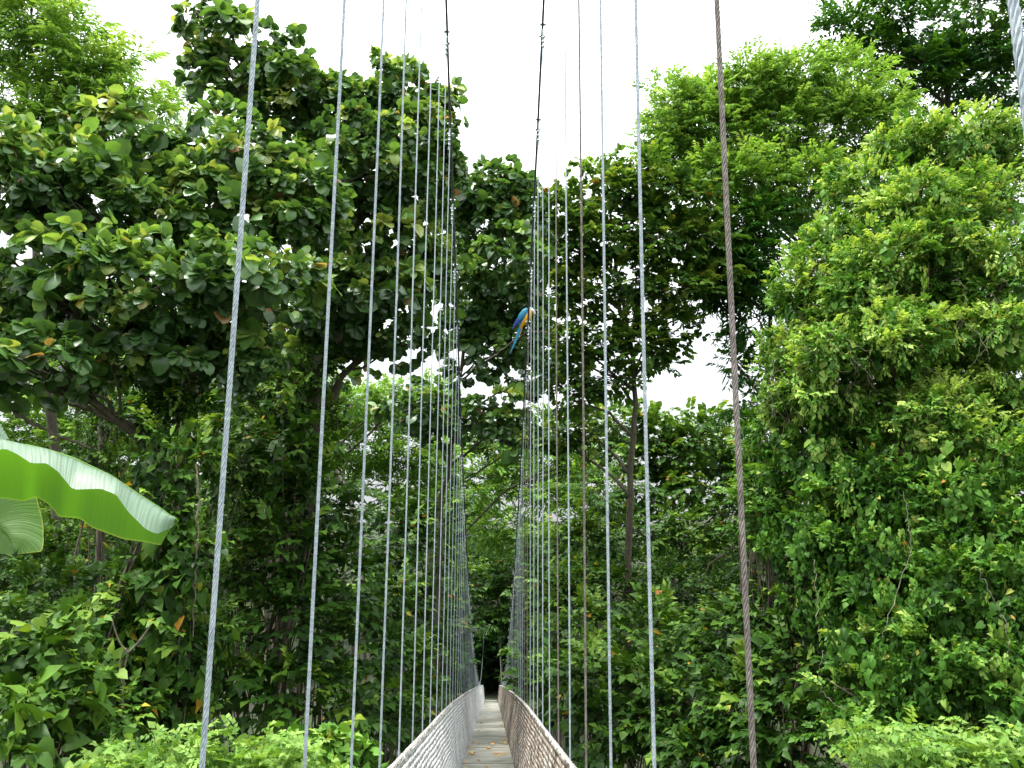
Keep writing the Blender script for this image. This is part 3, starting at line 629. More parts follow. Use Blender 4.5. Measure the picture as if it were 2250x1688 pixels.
# --- far bank and middle distance
tree('round_tree', 'rounded leafy tree under the patch of open sky behind the bridge', 'tree',
     [(1480, 1040, 34), (1480, 1300, 34)],
     [(1440, 945, 34, 65, 40), (1530, 955, 34, 80, 42), (1390, 990, 34, 70, 45), (1490, 1000, 34, 90, 50), (1590, 1000, 34, 70, 45), (1560, 1080, 33, 90, 50), (1430, 1080, 33, 80, 50), (1340, 930, 35, 40, 40)],
     'medium', .26, 3.0, 'mid', 11, r0=.16, tone0=.55)
FAR = 'trees on the far bank'
def far(lbl, blobs, D, style, size, dens, mat, seed, tone0=.5, tx=None, **kw):
    bx = tx or sum(b[0] for b in blobs)/len(blobs); by = max(b[1] for b in blobs)
    tree('forest_tree', lbl, 'tree', [(bx, by-20, D+1), (bx+6, by+160, D+1)], [(b[0], b[1], D, b[2], b[3]) for b in blobs], style, size, dens, mat, seed, r0=.16, group=FAR, tone0=tone0, **kw)
far('light green tiered tree directly above the end of the walkway', [(1080, 1000, 75, 40), (1170, 1010, 80, 40), (1060, 1080, 80, 40), (1170, 1090, 85, 45), (1080, 1160, 80, 40), (1170, 1180, 80, 45), (1250, 1060, 60, 50)], 46, 'small', .28, 4.0, 'lime', 12, .45, flat=.3, shell=(.3, 1.05))
far('tall dark tree behind the end of the walkway', [(1060, 1250, 80, 50), (1150, 1260, 80, 50), (1090, 1330, 90, 50), (1030, 1340, 70, 50), (1150, 1350, 70, 60)], 58, 'small', .32, 4.0, 'shade', 13, .35, flat=.5)
far('mass of leaves coloured dark as shade closing over the end of the walkway', [(1080, 1400, 60, 40), (1020, 1400, 45, 50), (1140, 1400, 45, 60), (1080, 1425, 30, 16), (1036, 1480, 30, 60), (1128, 1480, 32, 60), (1045, 1560, 22, 50), (1118, 1560, 24, 50)], 67, 'medium', .22, 6.0, 'dark', 21, .1, flat=.8)  # low tone here and in the next two paints the tunnel's shade into leaves
far('tangle coloured nearly black as tunnel shade beyond the walkway end', [(1080, 1470, 50, 50), (1060, 1530, 40, 40), (1100, 1530, 40, 40), (1080, 1440, 60, 30)], 70, 'medium', .2, 7.0, 'dark', 27, .02, flat=.8)
far('thicket of leaves darkened in colour for shade deep behind the end of the walkway', [(1080, 1450, 60, 60), (1080, 1540, 60, 60), (1040, 1500, 50, 60), (1120, 1500, 50, 60), (1080, 1620, 80, 50)], 74, 'medium', .25, 8.0, 'dark', 22, .1, flat=.8)
far('yellow-green tree standing behind the forks of the left trees', [(420, 850, 90, 60), (560, 840, 80, 50), (660, 830, 70, 45), (500, 930, 90, 60), (640, 910, 80, 60), (940, 880, 60, 50), (870, 870, 50, 35), (780, 880, 60, 35)], 33, 'small', .17, 4.0, 'lime', 23, .45, flat=.5)
far('dim leafy tree showing under the big left canopy', [(60, 690, 90, 60), (200, 700, 90, 60), (340, 700, 90, 50), (480, 720, 90, 50), (600, 700, 80, 60), (420, 800, 90, 50), (560, 790, 90, 50), (680, 780, 60, 60), (240, 800, 90, 50)], 22, 'medium', .16, 3.0, 'mid', 25, .35, flat=.5)
far('leafy tree whose top meets the hanging dark boughs above the bridge', [(930, 930, 60, 40), (1010, 960, 60, 35), (1090, 970, 60, 30), (1180, 960, 60, 35), (1260, 1010, 60, 40), (980, 1030, 70, 45)], 40, 'small', .22, 4.0, 'mid', 26, .55, 940, flat=.5)
far('shaded tree behind the pale dead branches at the far left', [(40, 760, 90, 60), (180, 760, 90, 60), (300, 780, 90, 60), (120, 830, 100, 50)], 30, 'small', .17, 3.5, 'mid', 24, .5, flat=.5)
far('pale green tree seen between the second and third left cables', [(700, 870, 60, 40), (560, 900, 80, 50), (450, 900, 70, 50), (760, 900, 70, 40), (860, 900, 80, 40), (800, 980, 90, 50), (900, 990, 80, 50), (730, 1040, 70, 50), (860, 1080, 80, 50), (960, 1020, 60, 50), (950, 1120, 60, 60)], 36, 'small', .22, 3.6, 'lime', 14, .42, flat=.45)
far('sunlit yellow-green tree behind the slender trunk on the left', [(50, 850, 100, 60), (200, 850, 100, 60), (330, 860, 90, 60), (60, 950, 110, 60), (200, 930, 100, 60), (320, 940, 80, 60), (100, 1080, 110, 70), (240, 1060, 100, 70), (350, 1080, 60, 60)], 27, 'small', .17, 3.4, 'lime', 15, .45, flat=.45)
far('dusky small-leaved tree low on the far left', [(60, 1220, 110, 70), (200, 1200, 100, 70), (300, 1290, 90, 70), (100, 1330, 110, 60), (250, 1400, 100, 70)], 20, 'small', .15, 3.4, 'shade', 16, .5, flat=.45)
far('mixed leafy tree low behind the second left cable', [(560, 980, 80, 60), (640, 1060, 90, 70), (560, 1120, 80, 70), (680, 1180, 90, 70), (580, 1260, 90, 60), (680, 1320, 90, 60)], 21, 'small', .17, 3.3, 'shade', 17, .5, flat=.5)
far('green tree filling the right bank below the open sky', [(1300, 1080, 70, 60), (1400, 1170, 90, 50), (1500, 1180, 80, 50), (1620, 1130, 70, 60), (1330, 1190, 80, 60), (1600, 1230, 80, 60), (1690, 1060, 60, 60)], 31, 'small', .22, 3.5, 'mid', 18, .5, flat=.45)
far('dark bushy tree on the right bank beside the bridge', [(1260, 1280, 80, 60), (1360, 1300, 90, 60), (1470, 1290, 90, 60), (1580, 1330, 90, 60), (1690, 1280, 90, 70), (1680, 1180, 80, 60)], 24, 'small', .17, 3.4, 'shade', 19, .5, flat=.5)
# background forest that reads as one mass on the far hillside
def forest_mass():
    rng = np.random.default_rng(77); Lv = Leaves(); bl = []
    for k in range(120):
        px = rng.uniform(-500, 2750); D = rng.uniform(62, 95); py = rng.uniform(965, 1500) if 950 < px < 1700 else rng.uniform(930, 1500)
        if 1000 < px < 1160 and py > 1250: D = 80
        bl.append((px, py, D, rng.uniform(80, 130), rng.uniform(45, 80)))
    Lv, _ = crown(bl, 'small', .50, 3.2, rng, tone0=.5, tone_var=.2, flat=.4)
    o = Lv.build('far_forest', M['mid'], None); tag(o, 'distant forest covering the hillside beyond the bridge', 'forest', kind='stuff')
forest_mass()

# ------------------------------------------------------------------ understorey, climbers and shrubs
def shrub(name, label, cat, blobs, style, size, dens, mat, seed, group=None, **kw):
    rng = np.random.default_rng(seed)
    Lv, tips = crown(blobs, style, size, dens, rng, **kw)
    c0 = np.mean([t[0] for t in tips], axis=0); gz = float(ground_z(c0[0], c0[1])); base = np.array([c0[0], c0[1], min(gz, c0[2]-.3)])
    root = empty(name, Vector(base), label, cat, group)
    A = Acc()
    for c, cc in tips:
        b0 = base+rng.normal(0, .12, 3)*[1, 1, 0]
        L = curve_pts(b0, c, rng, 8, 0, .04); A.tube(L, np.linspace(.035, .015, 8), 6)
        for q in cc[:8]: A.tube(curve_pts(L[5], q, rng, 5, 0, .06), np.linspace(.012, .005, 5), 5)
    A.build('stem', M['bark'], root); Lv.build('foliage', M[mat], root)
    return root
shrub('climbing_vine', 'column of big heart-shaped climber leaves with some yellow ones beside thick left cable', 'vine',
      [(400, 1010, 9.2, 60, 80), (360, 1130, 9.0, 70, 80), (400, 1230, 8.8, 80, 80), (350, 1340, 8.8, 80, 80), (410, 1420, 8.8, 80, 80), (350, 1520, 8.6, 90, 80), (420, 1580, 8.8, 80, 60), (270, 1440, 8.8, 70, 90), (260, 1300, 9, 60, 80)],
      (('heart', .115, 1.7), ('creep', .09, 1.3)), 0, 0, 'shade', 30, tone0=.55, tone_var=.2, flat=1.0, sub=.4)
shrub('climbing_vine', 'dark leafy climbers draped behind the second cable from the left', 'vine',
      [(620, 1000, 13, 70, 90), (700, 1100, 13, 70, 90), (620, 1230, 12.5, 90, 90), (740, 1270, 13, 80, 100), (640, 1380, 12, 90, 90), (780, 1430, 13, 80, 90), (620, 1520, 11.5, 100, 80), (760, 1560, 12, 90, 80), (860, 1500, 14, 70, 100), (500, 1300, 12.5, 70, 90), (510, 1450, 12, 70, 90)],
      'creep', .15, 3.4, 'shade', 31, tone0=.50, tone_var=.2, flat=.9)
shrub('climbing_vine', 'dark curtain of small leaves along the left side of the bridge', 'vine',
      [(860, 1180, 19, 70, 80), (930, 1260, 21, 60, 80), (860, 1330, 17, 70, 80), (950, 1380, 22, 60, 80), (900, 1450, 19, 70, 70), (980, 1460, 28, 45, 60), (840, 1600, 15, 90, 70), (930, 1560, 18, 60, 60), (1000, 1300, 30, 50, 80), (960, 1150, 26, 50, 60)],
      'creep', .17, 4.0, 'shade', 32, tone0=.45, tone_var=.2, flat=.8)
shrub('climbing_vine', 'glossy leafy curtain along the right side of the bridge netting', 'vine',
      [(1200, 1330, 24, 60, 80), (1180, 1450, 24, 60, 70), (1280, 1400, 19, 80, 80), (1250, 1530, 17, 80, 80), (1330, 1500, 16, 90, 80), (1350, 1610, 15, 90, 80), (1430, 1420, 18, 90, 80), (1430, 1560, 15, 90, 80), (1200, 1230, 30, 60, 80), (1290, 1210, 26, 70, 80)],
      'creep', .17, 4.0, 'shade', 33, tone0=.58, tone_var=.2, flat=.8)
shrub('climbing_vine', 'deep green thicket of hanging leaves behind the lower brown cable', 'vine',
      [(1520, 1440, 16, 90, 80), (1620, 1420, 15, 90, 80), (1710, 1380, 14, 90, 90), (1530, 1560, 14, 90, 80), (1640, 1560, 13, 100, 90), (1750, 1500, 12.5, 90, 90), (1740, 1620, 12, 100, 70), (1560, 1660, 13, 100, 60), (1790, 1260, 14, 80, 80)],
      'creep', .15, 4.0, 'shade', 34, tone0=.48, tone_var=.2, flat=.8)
shrub('climbing_vine', 'leafy climbers wrapped round the trunks beneath the big left canopy', 'vine',
      [(400, 920, 11.0, 60, 90), (345, 900, 11.0, 50, 40), (640, 880, 14.0, 50, 70), (690, 800, 14.2, 36, 50), (590, 960, 14, 60, 80), (228, 960, 13.6, 36, 110), (500, 1010, 12.5, 60, 90), (700, 960, 14.5, 50, 80), (560, 1120, 13, 60, 90)],
      (('creep', .095, 2.6), ('hang', .10, 1.4)), 0, 0, 'shade', 45, tone0=.60, tone_var=.22, flat=.9, sub=.36)
shrub('climbing_vine', 'drape of creepers on the left flank of the big overgrown tree beside the brown cable', 'vine',
      [(1685, 960, 14.5, 45, 70), (1700, 1050, 14.2, 55, 80), (1690, 1150, 14, 60, 80), (1660, 1050, 15, 40, 70)],
      (('creep', .08, 3.0), ('hang', .085, 1.2)), 0, 0, 'vine', 46, tone0=.42, tone_var=.22, flat=.8)
shrub('broadleaf_shrub', 'shrub with very large soft green leaves in the lower left corner', 'shrub',
      [(40, 1450, 6.6, 90, 60), (130, 1420, 6.8, 80, 50), (60, 1550, 6.2, 100, 60), (160, 1530, 6.6, 80, 60), (20, 1650, 5.6, 90, 50), (190, 1620, 6.4, 60, 40)],
      (('hmat', .15, 1.8), ('creep', .09, 1.3)), 0, 0, 'shade', 35, tone0=.6, tone_var=.12, flat=.6)
shrub('broadleaf_shrub', 'leafy bush hanging over the ravine below the banana leaf', 'shrub',
      [(60, 1380, 9, 90, 50), (190, 1400, 9, 80, 60), (120, 1300, 10, 90, 60), (230, 1480, 8.5, 70, 60), (240, 1580, 8, 80, 60)],
      'creep', .09, 3.4, 'shade', 36, tone0=.55)
shrub('ground_creeper', 'pale bright creeper mound close to the camera at the bottom left', 'creeper',
      [(270, 1693, 4.6, 80, 38), (370, 1703, 4.4, 90, 48), (480, 1708, 4.2, 90, 45), (590, 1728, 4.2, 90, 40), (690, 1738, 4.3, 80, 40), (200, 1738, 4.2, 90, 40), (330, 1778, 3.9, 160, 60), (540, 1788, 3.9, 160, 50)],
      (('hmat', .05, 2.4), ('creep', .045, 1.2)), 0, 0, 'fore', 37, tone0=.55, tone_var=.22, flat=.6, sub=.22, shell=(.5, 1.3))
shrub('ground_creeper', 'mid green creeper just left of the bridge at the bottom edge', 'creeper',
      [(700, 1640, 6.5, 60, 40), (780, 1670, 6.5, 50, 40), (640, 1630, 6.8, 70, 30)],
      'hmat', .09, 2.8, 'vine', 38, tone0=.6, flat=.5)
shrub('ground_creeper', 'bright green creeper bank close to the camera in the lower right corner', 'creeper',
      [(1965, 1697, 3.9, 80, 45), (2075, 1692, 3.8, 90, 50), (2185, 1702, 3.7, 90, 45), (2275, 1712, 3.6, 80, 50), (1935, 1772, 3.7, 110, 60), (2115, 1782, 3.5, 170, 60)],
      (('hmat', .055, 2.4), ('creep', .05, 1.2)), 0, 0, 'fore', 39, tone0=.55, tone_var=.22, flat=.6, sub=.22, shell=(.5, 1.3))


def shoots(label, spots, seed):
    rng = np.random.default_rng(seed); b0 = U(*spots[len(spots)//2]); root = empty('climbing_shoots', Vector(b0), label, 'creeper')
    A = Acc(); Lv = Leaves(); spots = sorted(spots); A.tube(smooth_path([U(*q) for q in spots], 160), .003, 5)
    for px, py, D in spots:
        p = U(px, py, D); q = p+np.array([rng.normal(0, .07), rng.normal(0, .05), rng.uniform(.09, .20)]); P = curve_pts(p, q, rng, 9, 0, .05); P[-2:, 0] += rng.normal(0, .02); A.tube(P, np.linspace(.003, .0012, 9), 5)
        m = 6; ii = rng.integers(2, 9, m); Y = np.stack([rng.normal(size=m), rng.normal(size=m), rng.normal(.2, .3, m)], -1)
        Lv.place('creep', P[ii], Y, np.array([0, 0, 1.])+rng.normal(0, .4, (m, 3)), .034, rng.uniform(.4, .9, m), rng)
    A.build('stem', M['fore'], root); Lv.build('foliage', M['fore'], root)
rs_ = np.random.default_rng(5)
shoots('loose upright creeper shoots poking out of the left foreground mound', [(rs_.uniform(230, 700), rs_.uniform(1675, 1715), rs_.uniform(3.9, 4.4)) for _ in range(34)], 61)
shoots('loose upright creeper shoots poking out of the right foreground bank', [(rs_.uniform(1890, 2250), rs_.uniform(1665, 1710), rs_.uniform(3.5, 3.8)) for _ in range(30)], 62)

# ------------------------------------------------------------------ banana plant
def banana_mat(name, top, under):
    m, nt, b, o = mat_new(name)
    g = nt.nodes.new('ShaderNodeNewGeometry'); at = nt.nodes.new('ShaderNodeAttribute'); at.attribute_name = 'along'
    sp = nt.nodes.new('ShaderNodeSeparateXYZ'); nt.links.new(at.outputs['Vector'], sp.inputs[0])
    w = nt.nodes.new('ShaderNodeTexNoise'); w.noise_dimensions = '2D'; w.inputs['Scale'].default_value = 1; w.inputs['Detail'].default_value = 6
    cm = nt.nodes.new('ShaderNodeCombineXYZ'); k1 = nt.nodes.new('ShaderNodeMath'); k1.operation = 'MULTIPLY'; k1.inputs[1].default_value = 130
    nt.links.new(sp.outputs['X'], k1.inputs[0]); nt.links.new(k1.outputs[0], cm.inputs['X']); k2 = nt.nodes.new('ShaderNodeMath'); k2.operation = 'MULTIPLY'; k2.inputs[1].default_value = 1.5
    nt.links.new(sp.outputs['Y'], k2.inputs[0]); nt.links.new(k2.outputs[0], cm.inputs['Y']); nt.links.new(cm.outputs[0], w.inputs['Vector'])
    r1 = ramp(nt, [(.3, tuple(x*.72 for x in top)), (.7, tuple(min(1, x*1.25) for x in top))]); nt.links.new(w.outputs['Fac'], r1.inputs[0])
    r2 = ramp(nt, [(.3, tuple(x*.85 for x in under)), (.7, tuple(min(1, x*1.15) for x in under))]); nt.links.new(w.outputs['Fac'], r2.inputs[0])
    mx = nt.nodes.new('ShaderNodeMix'); mx.data_type = 'RGBA'; nt.links.new(g.outputs['Backfacing'], mx.inputs['Factor'])
    nt.links.new(r1.outputs[0], mx.inputs['A']); nt.links.new(r2.outputs[0], mx.inputs['B'])
    ed = nt.nodes.new('ShaderNodeMapRange'); ed.inputs['From Min'].default_value = .985; nt.links.new(sp.outputs['Y'], ed.inputs['Value'])
    me_ = nt.nodes.new('ShaderNodeMix'); me_.data_type = 'RGBA'; me_.inputs['B'].default_value = (.55, .52, .08, 1); nt.links.new(ed.outputs[0], me_.inputs['Factor']); nt.links.new(mx.outputs['Result'], me_.inputs['A']); nt.links.new(me_.outputs['Result'], b.inputs['Base Color'])
    b.inputs['Roughness'].default_value = .45; b.inputs['Specular IOR Level'].default_value = .55
    bp = nt.nodes.new('ShaderNodeBump'); bp.inputs['Strength'].default_value = .6; bp.inputs['Distance'].default_value = .006
    nt.links.new(w.outputs['Fac'], bp.inputs['Height']); nt.links.new(bp.outputs[0], b.inputs['Normal'])
    t = nt.nodes.new('ShaderNodeBsdfTranslucent'); t.inputs['Color'].default_value = (.15, .38, .015, 1)
    ms = nt.nodes.new('ShaderNodeMixShader'); ms.inputs[0].default_value = .30
    nt.links.new(b.outputs[0], ms.inputs[1]); nt.links.new(t.outputs[0], ms.inputs[2]); nt.links.new(ms.outputs[0], o.inputs[0])
    return m
M['banana_low'] = banana_mat('weathered banana leaf', (.10, .19, .045), (.10, .19, .045))
M['banana'] = banana_mat('banana leaf', (.115, .185, .12), (.055, .135, .022))
def resample(P, n):
    P = np.asarray(P, float); L = np.concatenate([[0], np.cumsum(np.linalg.norm(np.diff(P[:, :2], axis=0), axis=1))]); L /= L[-1]
    t = np.linspace(0, 1, n); return np.stack([np.interp(t, L, P[:, i]) for i in range(P.shape[1])], -1)
bstem = U(-330, 1300, 4.9); bb = np.array([bstem[0], bstem[1], float(ground_z(bstem[0], bstem[1]))-.1])
ban = empty('banana_plant', Vector(bb), 'banana plant with a long arching leaf reaching in from the left edge', 'plant')
A = Acc(); sp_ = smooth_path([bb, bb+(bstem-bb)*.5+np.array([.05, 0, 0]), bstem], 12); A.tube(sp_, np.linspace(.16, .07, 12), 14); A.build('stem', M['vine'] if False else M['bark_pale'], ban)
def blade(ridge, near, farr, name, n=70, mat='banana'):
    Rg = resample(ridge, n); Nr = resample(near, n); Fr = resample(farr, n)
    W = lambda Q: np.array([U(*q) for q in Q])
    a, r_, f = W(Nr), W(Rg), W(Fr); G = []
    for k in np.linspace(0, 1, 7)[:-1]:
        q = a*(1-k)+r_*k; q = q+np.array([0, 0, .035])*math.sin(k*PI)*1.0; G.append(q)
    for k in np.linspace(0, 1, 8):
        q = r_*(1-k)+f*k; q = q+np.array([0, .01, .03])*math.sin(k*PI); G.append(q)
    G = np.array(G); A = Acc(); al = np.zeros(G.shape); al[..., 0] = np.linspace(0, 1, n)[None]; al[..., 1] = np.linspace(0, 1, len(G))[:, None]
    A.grid(G); A.A[-1] = al.reshape(-1, 3)
    o = A.build(name, M[mat], ban)
    B = Acc(); B.tube(r_+np.array([0, 0, .001]), np.linspace(.012, .003, n), 6); q = B.build('midrib', M['fore'], ban); q.parent = o; q.matrix_parent_inverse = Matrix.Identity(4)
    return o
ridge = [(-330, 1040, 4.9), (-200, 985, 4.8), (-90, 968, 4.7), (0, 973, 4.62), (60, 979, 4.58), (108, 990, 4.55), (163, 1008, 4.5), (244, 1046, 4.45), (298, 1082, 4.4), (353, 1117, 4.37), (392, 1146, 4.35)]
near = [(-330, 1050, 4.8), (-150, 1000, 4.5), (-60, 1010, 4.45), (10, 985, 4.4), (38, 998, 4.38), (68, 1018, 4.34), (103, 1018, 4.32), (127, 1036, 4.3), (160, 1076, 4.26), (222, 1074, 4.26), (255, 1087, 4.22), (282, 1125, 4.2), (320, 1163, 4.18), (344, 1174, 4.2), (378, 1159, 4.32)]
farr = [(-330, 1055, 5.0), (-180, 1090, 5.0), (-60, 1092, 4.95), (0, 1094, 4.9), (52, 1102, 4.85), (79, 1091, 4.85), (108, 1109, 4.8), (130, 1136, 4.75), (174, 1139, 4.75), (203, 1160, 4.7), (271, 1185, 4.6), (325, 1192, 4.55), (352, 1199, 4.5), (376, 1160, 4.37)]
blade(ridge, near, farr, 'leaf')
blade([(-330, 1150, 5.0), (-150, 1110, 5.0), (-60, 1130, 4.95), (0, 1160, 4.9), (20, 1180, 4.88), (34, 1214, 4.86)],
      [(-330, 1200, 5.0), (-150, 1230, 4.95), (-50, 1225, 4.9), (-20, 1220, 4.87), (0, 1217, 4.85), (30, 1217, 4.85)],
      [(-330, 1100, 5.05), (-150, 1060, 5.1), (0, 1070, 5.05), (80, 1090, 5.0), (95, 1150, 4.98), (96, 1190, 4.95), (92, 1212, 4.92), (38, 1218, 4.88)], 'leaf', mat='banana_low')
blade([(-330, 1000, 5.0), (-200, 850, 5.0), (-100, 850, 5.05), (-40, 900, 5.1), (10, 972, 5.1)], [(-330, 1020, 4.9), (-220, 930, 4.85), (-100, 930, 4.9), (-40, 950, 4.95), (6, 980, 5.0)],
      [(-330, 990, 5.1), (-190, 800, 5.2), (-60, 830, 5.25), (0, 935, 5.2), (22, 975, 5.15)], 'leaf')
B = Acc()
for q in ((-330, 1040, 4.9), (-330, 1150, 5.0), (-330, 1000, 5.0)): B.tube(curve_pts(bstem-np.array([0, 0, .2]), U(*q), np.random.default_rng(1), 6, 0, .02), np.linspace(.03, .014, 6), 7)
B.build('leaf_stalk', M['fore'], ban)

# ------------------------------------------------------------------ lianas, dead stems, bare branches
def liana(name, label, pts, r, mat, seed, group=None, n=30, cat='vine'):
    rng = np.random.default_rng(seed); P = smooth_path([U(*p) for p in pts], n); P[1:-1] += rng.normal(0, .012, (n-2, 3))
    A = Acc(); A.tube(P, np.linspace(r, r*.6, n), 6); o = A.build(name, M[mat]); 
    return tag(o, label, cat, group)
liana('bare_branch', 'crooked dark bare branch crossing above the banana leaf', [(430, 985, 11.4), (340, 960, 11.2), (260, 920, 11.2), (150, 885, 11.2)], .055, 'bark', 1, cat='branch')
liana('bare_branch', 'thin dark bough sloping down from the left edge above the banana leaf', [(0, 870, 10), (40, 912, 10), (110, 950, 10), (200, 985, 10)], .03, 'bark', 2, cat='branch')
liana('slender_trunk', 'thin upright trunk behind the arching banana leaf', [(222, 820, 14), (226, 950, 14), (222, 1100, 14), (215, 1400, 14), (215, 1750, 14)], .09, 'bark', 3, cat='tree trunk')
liana('leaning_trunk', 'slender pale trunk leaning between the second and third left cables', [(668, 860, 17), (710, 980, 17), (750, 1060, 17), (780, 1140, 17), (800, 1300, 17), (800, 1800, 17)], .07, 'bark_pale', 4, cat='tree trunk')
liana('leaning_trunk', 'mottled trunk slanting up to the right under the large leaves', [(760, 720, 14.8), (700, 790, 14.6), (640, 860, 14.6), (600, 950, 14.6), (590, 1100, 14.6), (590, 1700, 14.6)], .11, 'bark_pale', 5, cat='tree trunk')
liana('hanging_vine', 'bare brown vine hanging beside the thick left cable', [(430, 1020, 8.6), (436, 1150, 8.5), (428, 1290, 8.5), (424, 1400, 8.5)], .010, 'twig', 6)
def dead_sapling():
    root = empty('dead_sapling', Vector(U(268, 1620, 8)), 'thin pale forked dead sapling below the banana leaf', 'sapling')
    A = Acc()
    for k, pts in enumerate([[(268, 1620, 8), (270, 1540, 8), (274, 1470, 8), (282, 1435, 8)], [(282, 1435, 8), (262, 1410, 8), (245, 1360, 8)], [(282, 1435, 8), (310, 1405, 8), (330, 1375, 8)], [(270, 1500, 8), (264, 1470, 8), (268, 1440, 8), (280, 1425, 8)]]):
        A.tube(smooth_path([U(*p) for p in pts], 14), np.linspace(.013, .007, 14), 6)
    A.build('stem', M['twig'], root)
dead_sapling()
for i, (pts, lb) in enumerate([([(1810, 1430, 9), (1800, 1480, 9), (1812, 1530, 9), (1860, 1560, 9)], 'looping pale vine low in front of the right creepers'),
                               ([(1985, 1080, 10), (2000, 1200, 10), (1960, 1330, 10), (1940, 1400, 10)], 'straggling vine stem down the middle of the right creepers'),
                               ([(1790, 1230, 10.5), (1794, 1330, 10.5), (1800, 1400, 10.5)], 'straight thin vine stem left of the heart-leaved curtain'),
                               ([(2150, 1250, 8.5), (2190, 1330, 8.5), (2210, 1380, 8.5), (2215, 1450, 8.5)], 'vine stem near the right edge of the creepers')]):
    liana('creeping_vine', lb, pts, .005, 'bark_pale', 20+i)
# fronds of a fern at the bottom left
def fern():
    base = U(560, 1760, 4.0); root = empty('fern', Vector(base), 'bright fern fronds sticking out of the creeper at the bottom', 'fern')
    rng = np.random.default_rng(8)
    for k, (px, py) in enumerate([(480, 1665), (540, 1650), (600, 1645), (650, 1660), (700, 1640), (560, 1680)]):
        P = smooth_path([base+rng.normal(0, .03, 3), (base+U(px, py, 4.0))/2+np.array([0, 0, .06]), U(px, py, 3.9)], 26); V = []; Fc = []; A = Acc(); A.tube(P, np.linspace(.004, .001, 26), 5)
        for i in range(3, 26):
            T = P[i]-P[i-1]; T /= np.linalg.norm(T); sd = np.cross(T, [0, 0, 1]); sd /= np.linalg.norm(sd); up_ = np.cross(sd, T); l = .085*math.sin((i-2)/24*PI*.86+.25)
            for s_ in (-1, 1):
                d = sd*s_*l+T*l*.35-up_*l*.15; w = T*.008; A.add([P[i]-w, P[i]+d*.6-w*.8, P[i]+d, P[i]+d*.6+w*.8], [[0, 1, 2, 3]], rng.uniform(.2, .8))
        A.build('frond', M['fore'], root, smooth=False)
fern()

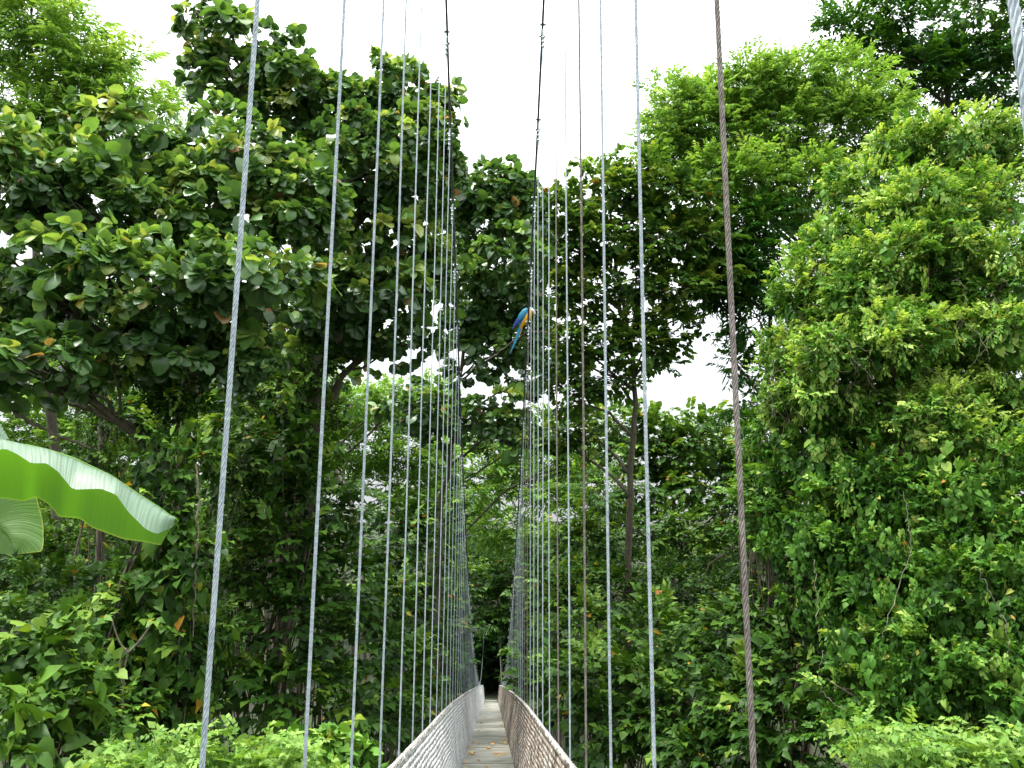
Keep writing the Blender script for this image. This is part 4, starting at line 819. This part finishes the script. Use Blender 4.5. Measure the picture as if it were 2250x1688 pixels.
# ------------------------------------------------------------------ macaw
def simple(name, c, rough=.5):
    m, nt, b, o = mat_new(name)
    n = nt.nodes.new('ShaderNodeTexNoise'); n.inputs['Scale'].default_value = 60; tcx = nt.nodes.new('ShaderNodeTexCoord'); nt.links.new(tcx.outputs['Object'], n.inputs['Vector'])
    r = ramp(nt, [(.3, tuple(x*.7 for x in c)), (.7, tuple(min(1, x*1.25) for x in c))]); nt.links.new(n.outputs['Fac'], r.inputs[0]); nt.links.new(r.outputs[0], b.inputs['Base Color']); b.inputs['Roughness'].default_value = rough
    return m
def macaw():
    D = 14.9; c = lambda x, y, dd=0: U(x, y, D+dd)
    root = empty('macaw', Vector(c(1158, 708)), 'blue and yellow macaw clinging among the leaves behind the right main cable', 'parrot')
    MB_, MY, MK, MW, MT = simple('macaw_blue', (.03, .25, .42)), simple('macaw_yellow', (.85, .38, .02)), simple('macaw_black', (.02, .02, .022), .35), simple('macaw_white', (.75, .72, .66)), simple('macaw_dark_blue', (.025, .07, .33))
    # body: continuous loft crown -> breast -> rump, blue back and yellow front told apart by a position based colour
    mB, nt, b, o = mat_new('macaw_plumage')
    at = nt.nodes.new('ShaderNodeAttribute'); at.attribute_name = 'tone'; r = ramp(nt, [(.36, (.03, .25, .42)), (.44, (.85, .40, .02))]); nt.links.new(at.outputs['Fac'], r.inputs[0]); nt.links.new(r.outputs[0], b.inputs['Base Color']); b.inputs['Roughness'].default_value = .55
    ax = [(1169, 675), (1167, 679), (1164, 684), (1160, 690), (1156, 697), (1151, 705), (1146, 713), (1142, 722)]; rw = [.012, .055, .07, .082, .09, .078, .05, .015]
    P = smooth_path([c(*a) for a in ax], 20); R_ = np.interp(np.linspace(0, 1, 20), np.linspace(0, 1, 8), rw); k = 16
    T = np.gradient(P, axis=0); T /= np.linalg.norm(T, axis=1)[:, None]; view = (P-CAM)/np.linalg.norm(P-CAM, axis=1)[:, None]
    sd = np.cross(T, view); sd /= np.linalg.norm(sd, axis=1)[:, None]; vv = np.cross(sd, T); a = np.arange(k)*2*PI/k
    sgn = 1 if sd[0, 0] > 0 else -1
    V = P[:, None]+sd[:, None]*(np.cos(a)*1)[None, :, None]*R_[:, None, None]+vv[:, None]*(np.sin(a)*.95)[None, :, None]*R_[:, None, None]
    tone = np.repeat((.5+.45*sgn*np.cos(a))[None], 20, 0); tone = tone-.0; tone[:2] = .1
    i = np.arange(19)[:, None]*k; j = np.arange(k)[None]; A = Acc(); A.add(V.reshape(-1, 3), np.stack([i+j, i+(j+1) % k, i+k+(j+1) % k, i+k+j], -1).reshape(-1, 4), tone.ravel())
    A.build('body', mB, root)
    def flatf(pts, thick, name, mat, parent=root):
        n = 16; Q = smooth_path([c(p[0], p[1], p[3] if len(p) > 3 else 0) for p in pts], n); w = np.interp(np.linspace(0, 1, n), np.linspace(0, 1, len(pts)), [p[2] for p in pts])
        T = np.gradient(Q, axis=0); T /= np.linalg.norm(T, axis=1)[:, None]; vw = (Q-CAM)/np.linalg.norm(Q-CAM, axis=1)[:, None]; s_ = np.cross(T, vw); s_ /= np.linalg.norm(s_, axis=1)[:, None]; kk = 10; a = np.arange(kk)*2*PI/kk
        V = Q[:, None]+s_[:, None]*(np.cos(a))[None, :, None]*w[:, None, None]+vw[:, None]*(np.sin(a)*thick)[None, :, None]
        i = np.arange(n-1)[:, None]*kk; j = np.arange(kk)[None]; A = Acc(); A.add(V.reshape(-1, 3), np.stack([i+j, i+(j+1) % kk, i+kk+(j+1) % kk, i+kk+j], -1).reshape(-1, 4)); return A.build(name, mat, parent)
    flatf([(1158, 678, .02, -.07), (1152, 685, .05, -.09), (1145, 695, .055, -.09), (1139, 705, .03, -.07), (1135, 711, .008, -.06)], .02, 'wing', MB_)
    flatf([(1149, 692, .03, -.08), (1141, 702, .05, -.08), (1134, 711, .034, -.07), (1128, 720, .014, -.06), (1126, 724, .003, -.06)], .016, 'wing_tip', MT)
    for k_, (ex, ey, wd) in enumerate([(1120, 778, .012), (1124, 768, .013), (1128, 755, .014)]):
        flatf([(1147+k_, 706, .025, .01*k_), (1141+k_, 725, wd*2.4, .01*k_), ((1141+ex)/2+k_, (725+ey)/2+3, wd*1.6, .01*k_), (ex, ey, .004, .01*k_)], .006, 'tail_feather', MB_ if k_ != 2 else MY)
    # head details
    h = c(1172, 684)
    flatf([(1166, 680, .012, -.03), (1172, 684, .03, -.045), (1176, 690, .012, -.03)], .03, 'face_patch', MW)
    flatf([(1174, 682, .02), (1181, 684, .02), (1184, 690, .013), (1182, 697, .003)], .018, 'upper_beak', MK)
    flatf([(1175, 690, .012), (1178, 694, .011), (1179, 697, .003)], .012, 'lower_beak', MK)
    e = Acc(); th = np.linspace(0, PI, 8); q = c(1173, 683, -.085); ring = np.stack([q+np.array([0, 0, 0])]*8)+np.stack([0*th, -np.cos(th)*.008, 0*th], -1); e.tube(ring, np.sin(th)*.008+.0003, 8); e.build('eye', MK, root)
    for s_ in (-.02, .03):
        f = Acc(); p0 = c(1158, 724, s_); p1 = c(1162, 732, s_-.02)
        f.tube(smooth_path([p0, (p0+p1)/2+np.array([.005, 0, 0]), p1], 6), [.012, .011, .01, .009, .009, .008], 7)
        for t_ in (-1, 0, 1, 2): q2 = p1+np.array([.02*t_*.6, -.012, -.006]); f.tube([p1, q2+np.array([0, 0, .006]), q2+np.array([.006, -.004, -.014])], [.007, .006, .003], 6)
        f.build('foot', MK, root)
macaw()
liana('perch_branch', 'thin branch under the macaw reaching out of the dark tree', [(1060, 800, 19.5), (1110, 765, 17), (1150, 736, 15), (1185, 728, 14.8), (1215, 735, 14.9)], .022, 'bark', 50, cat='branch')
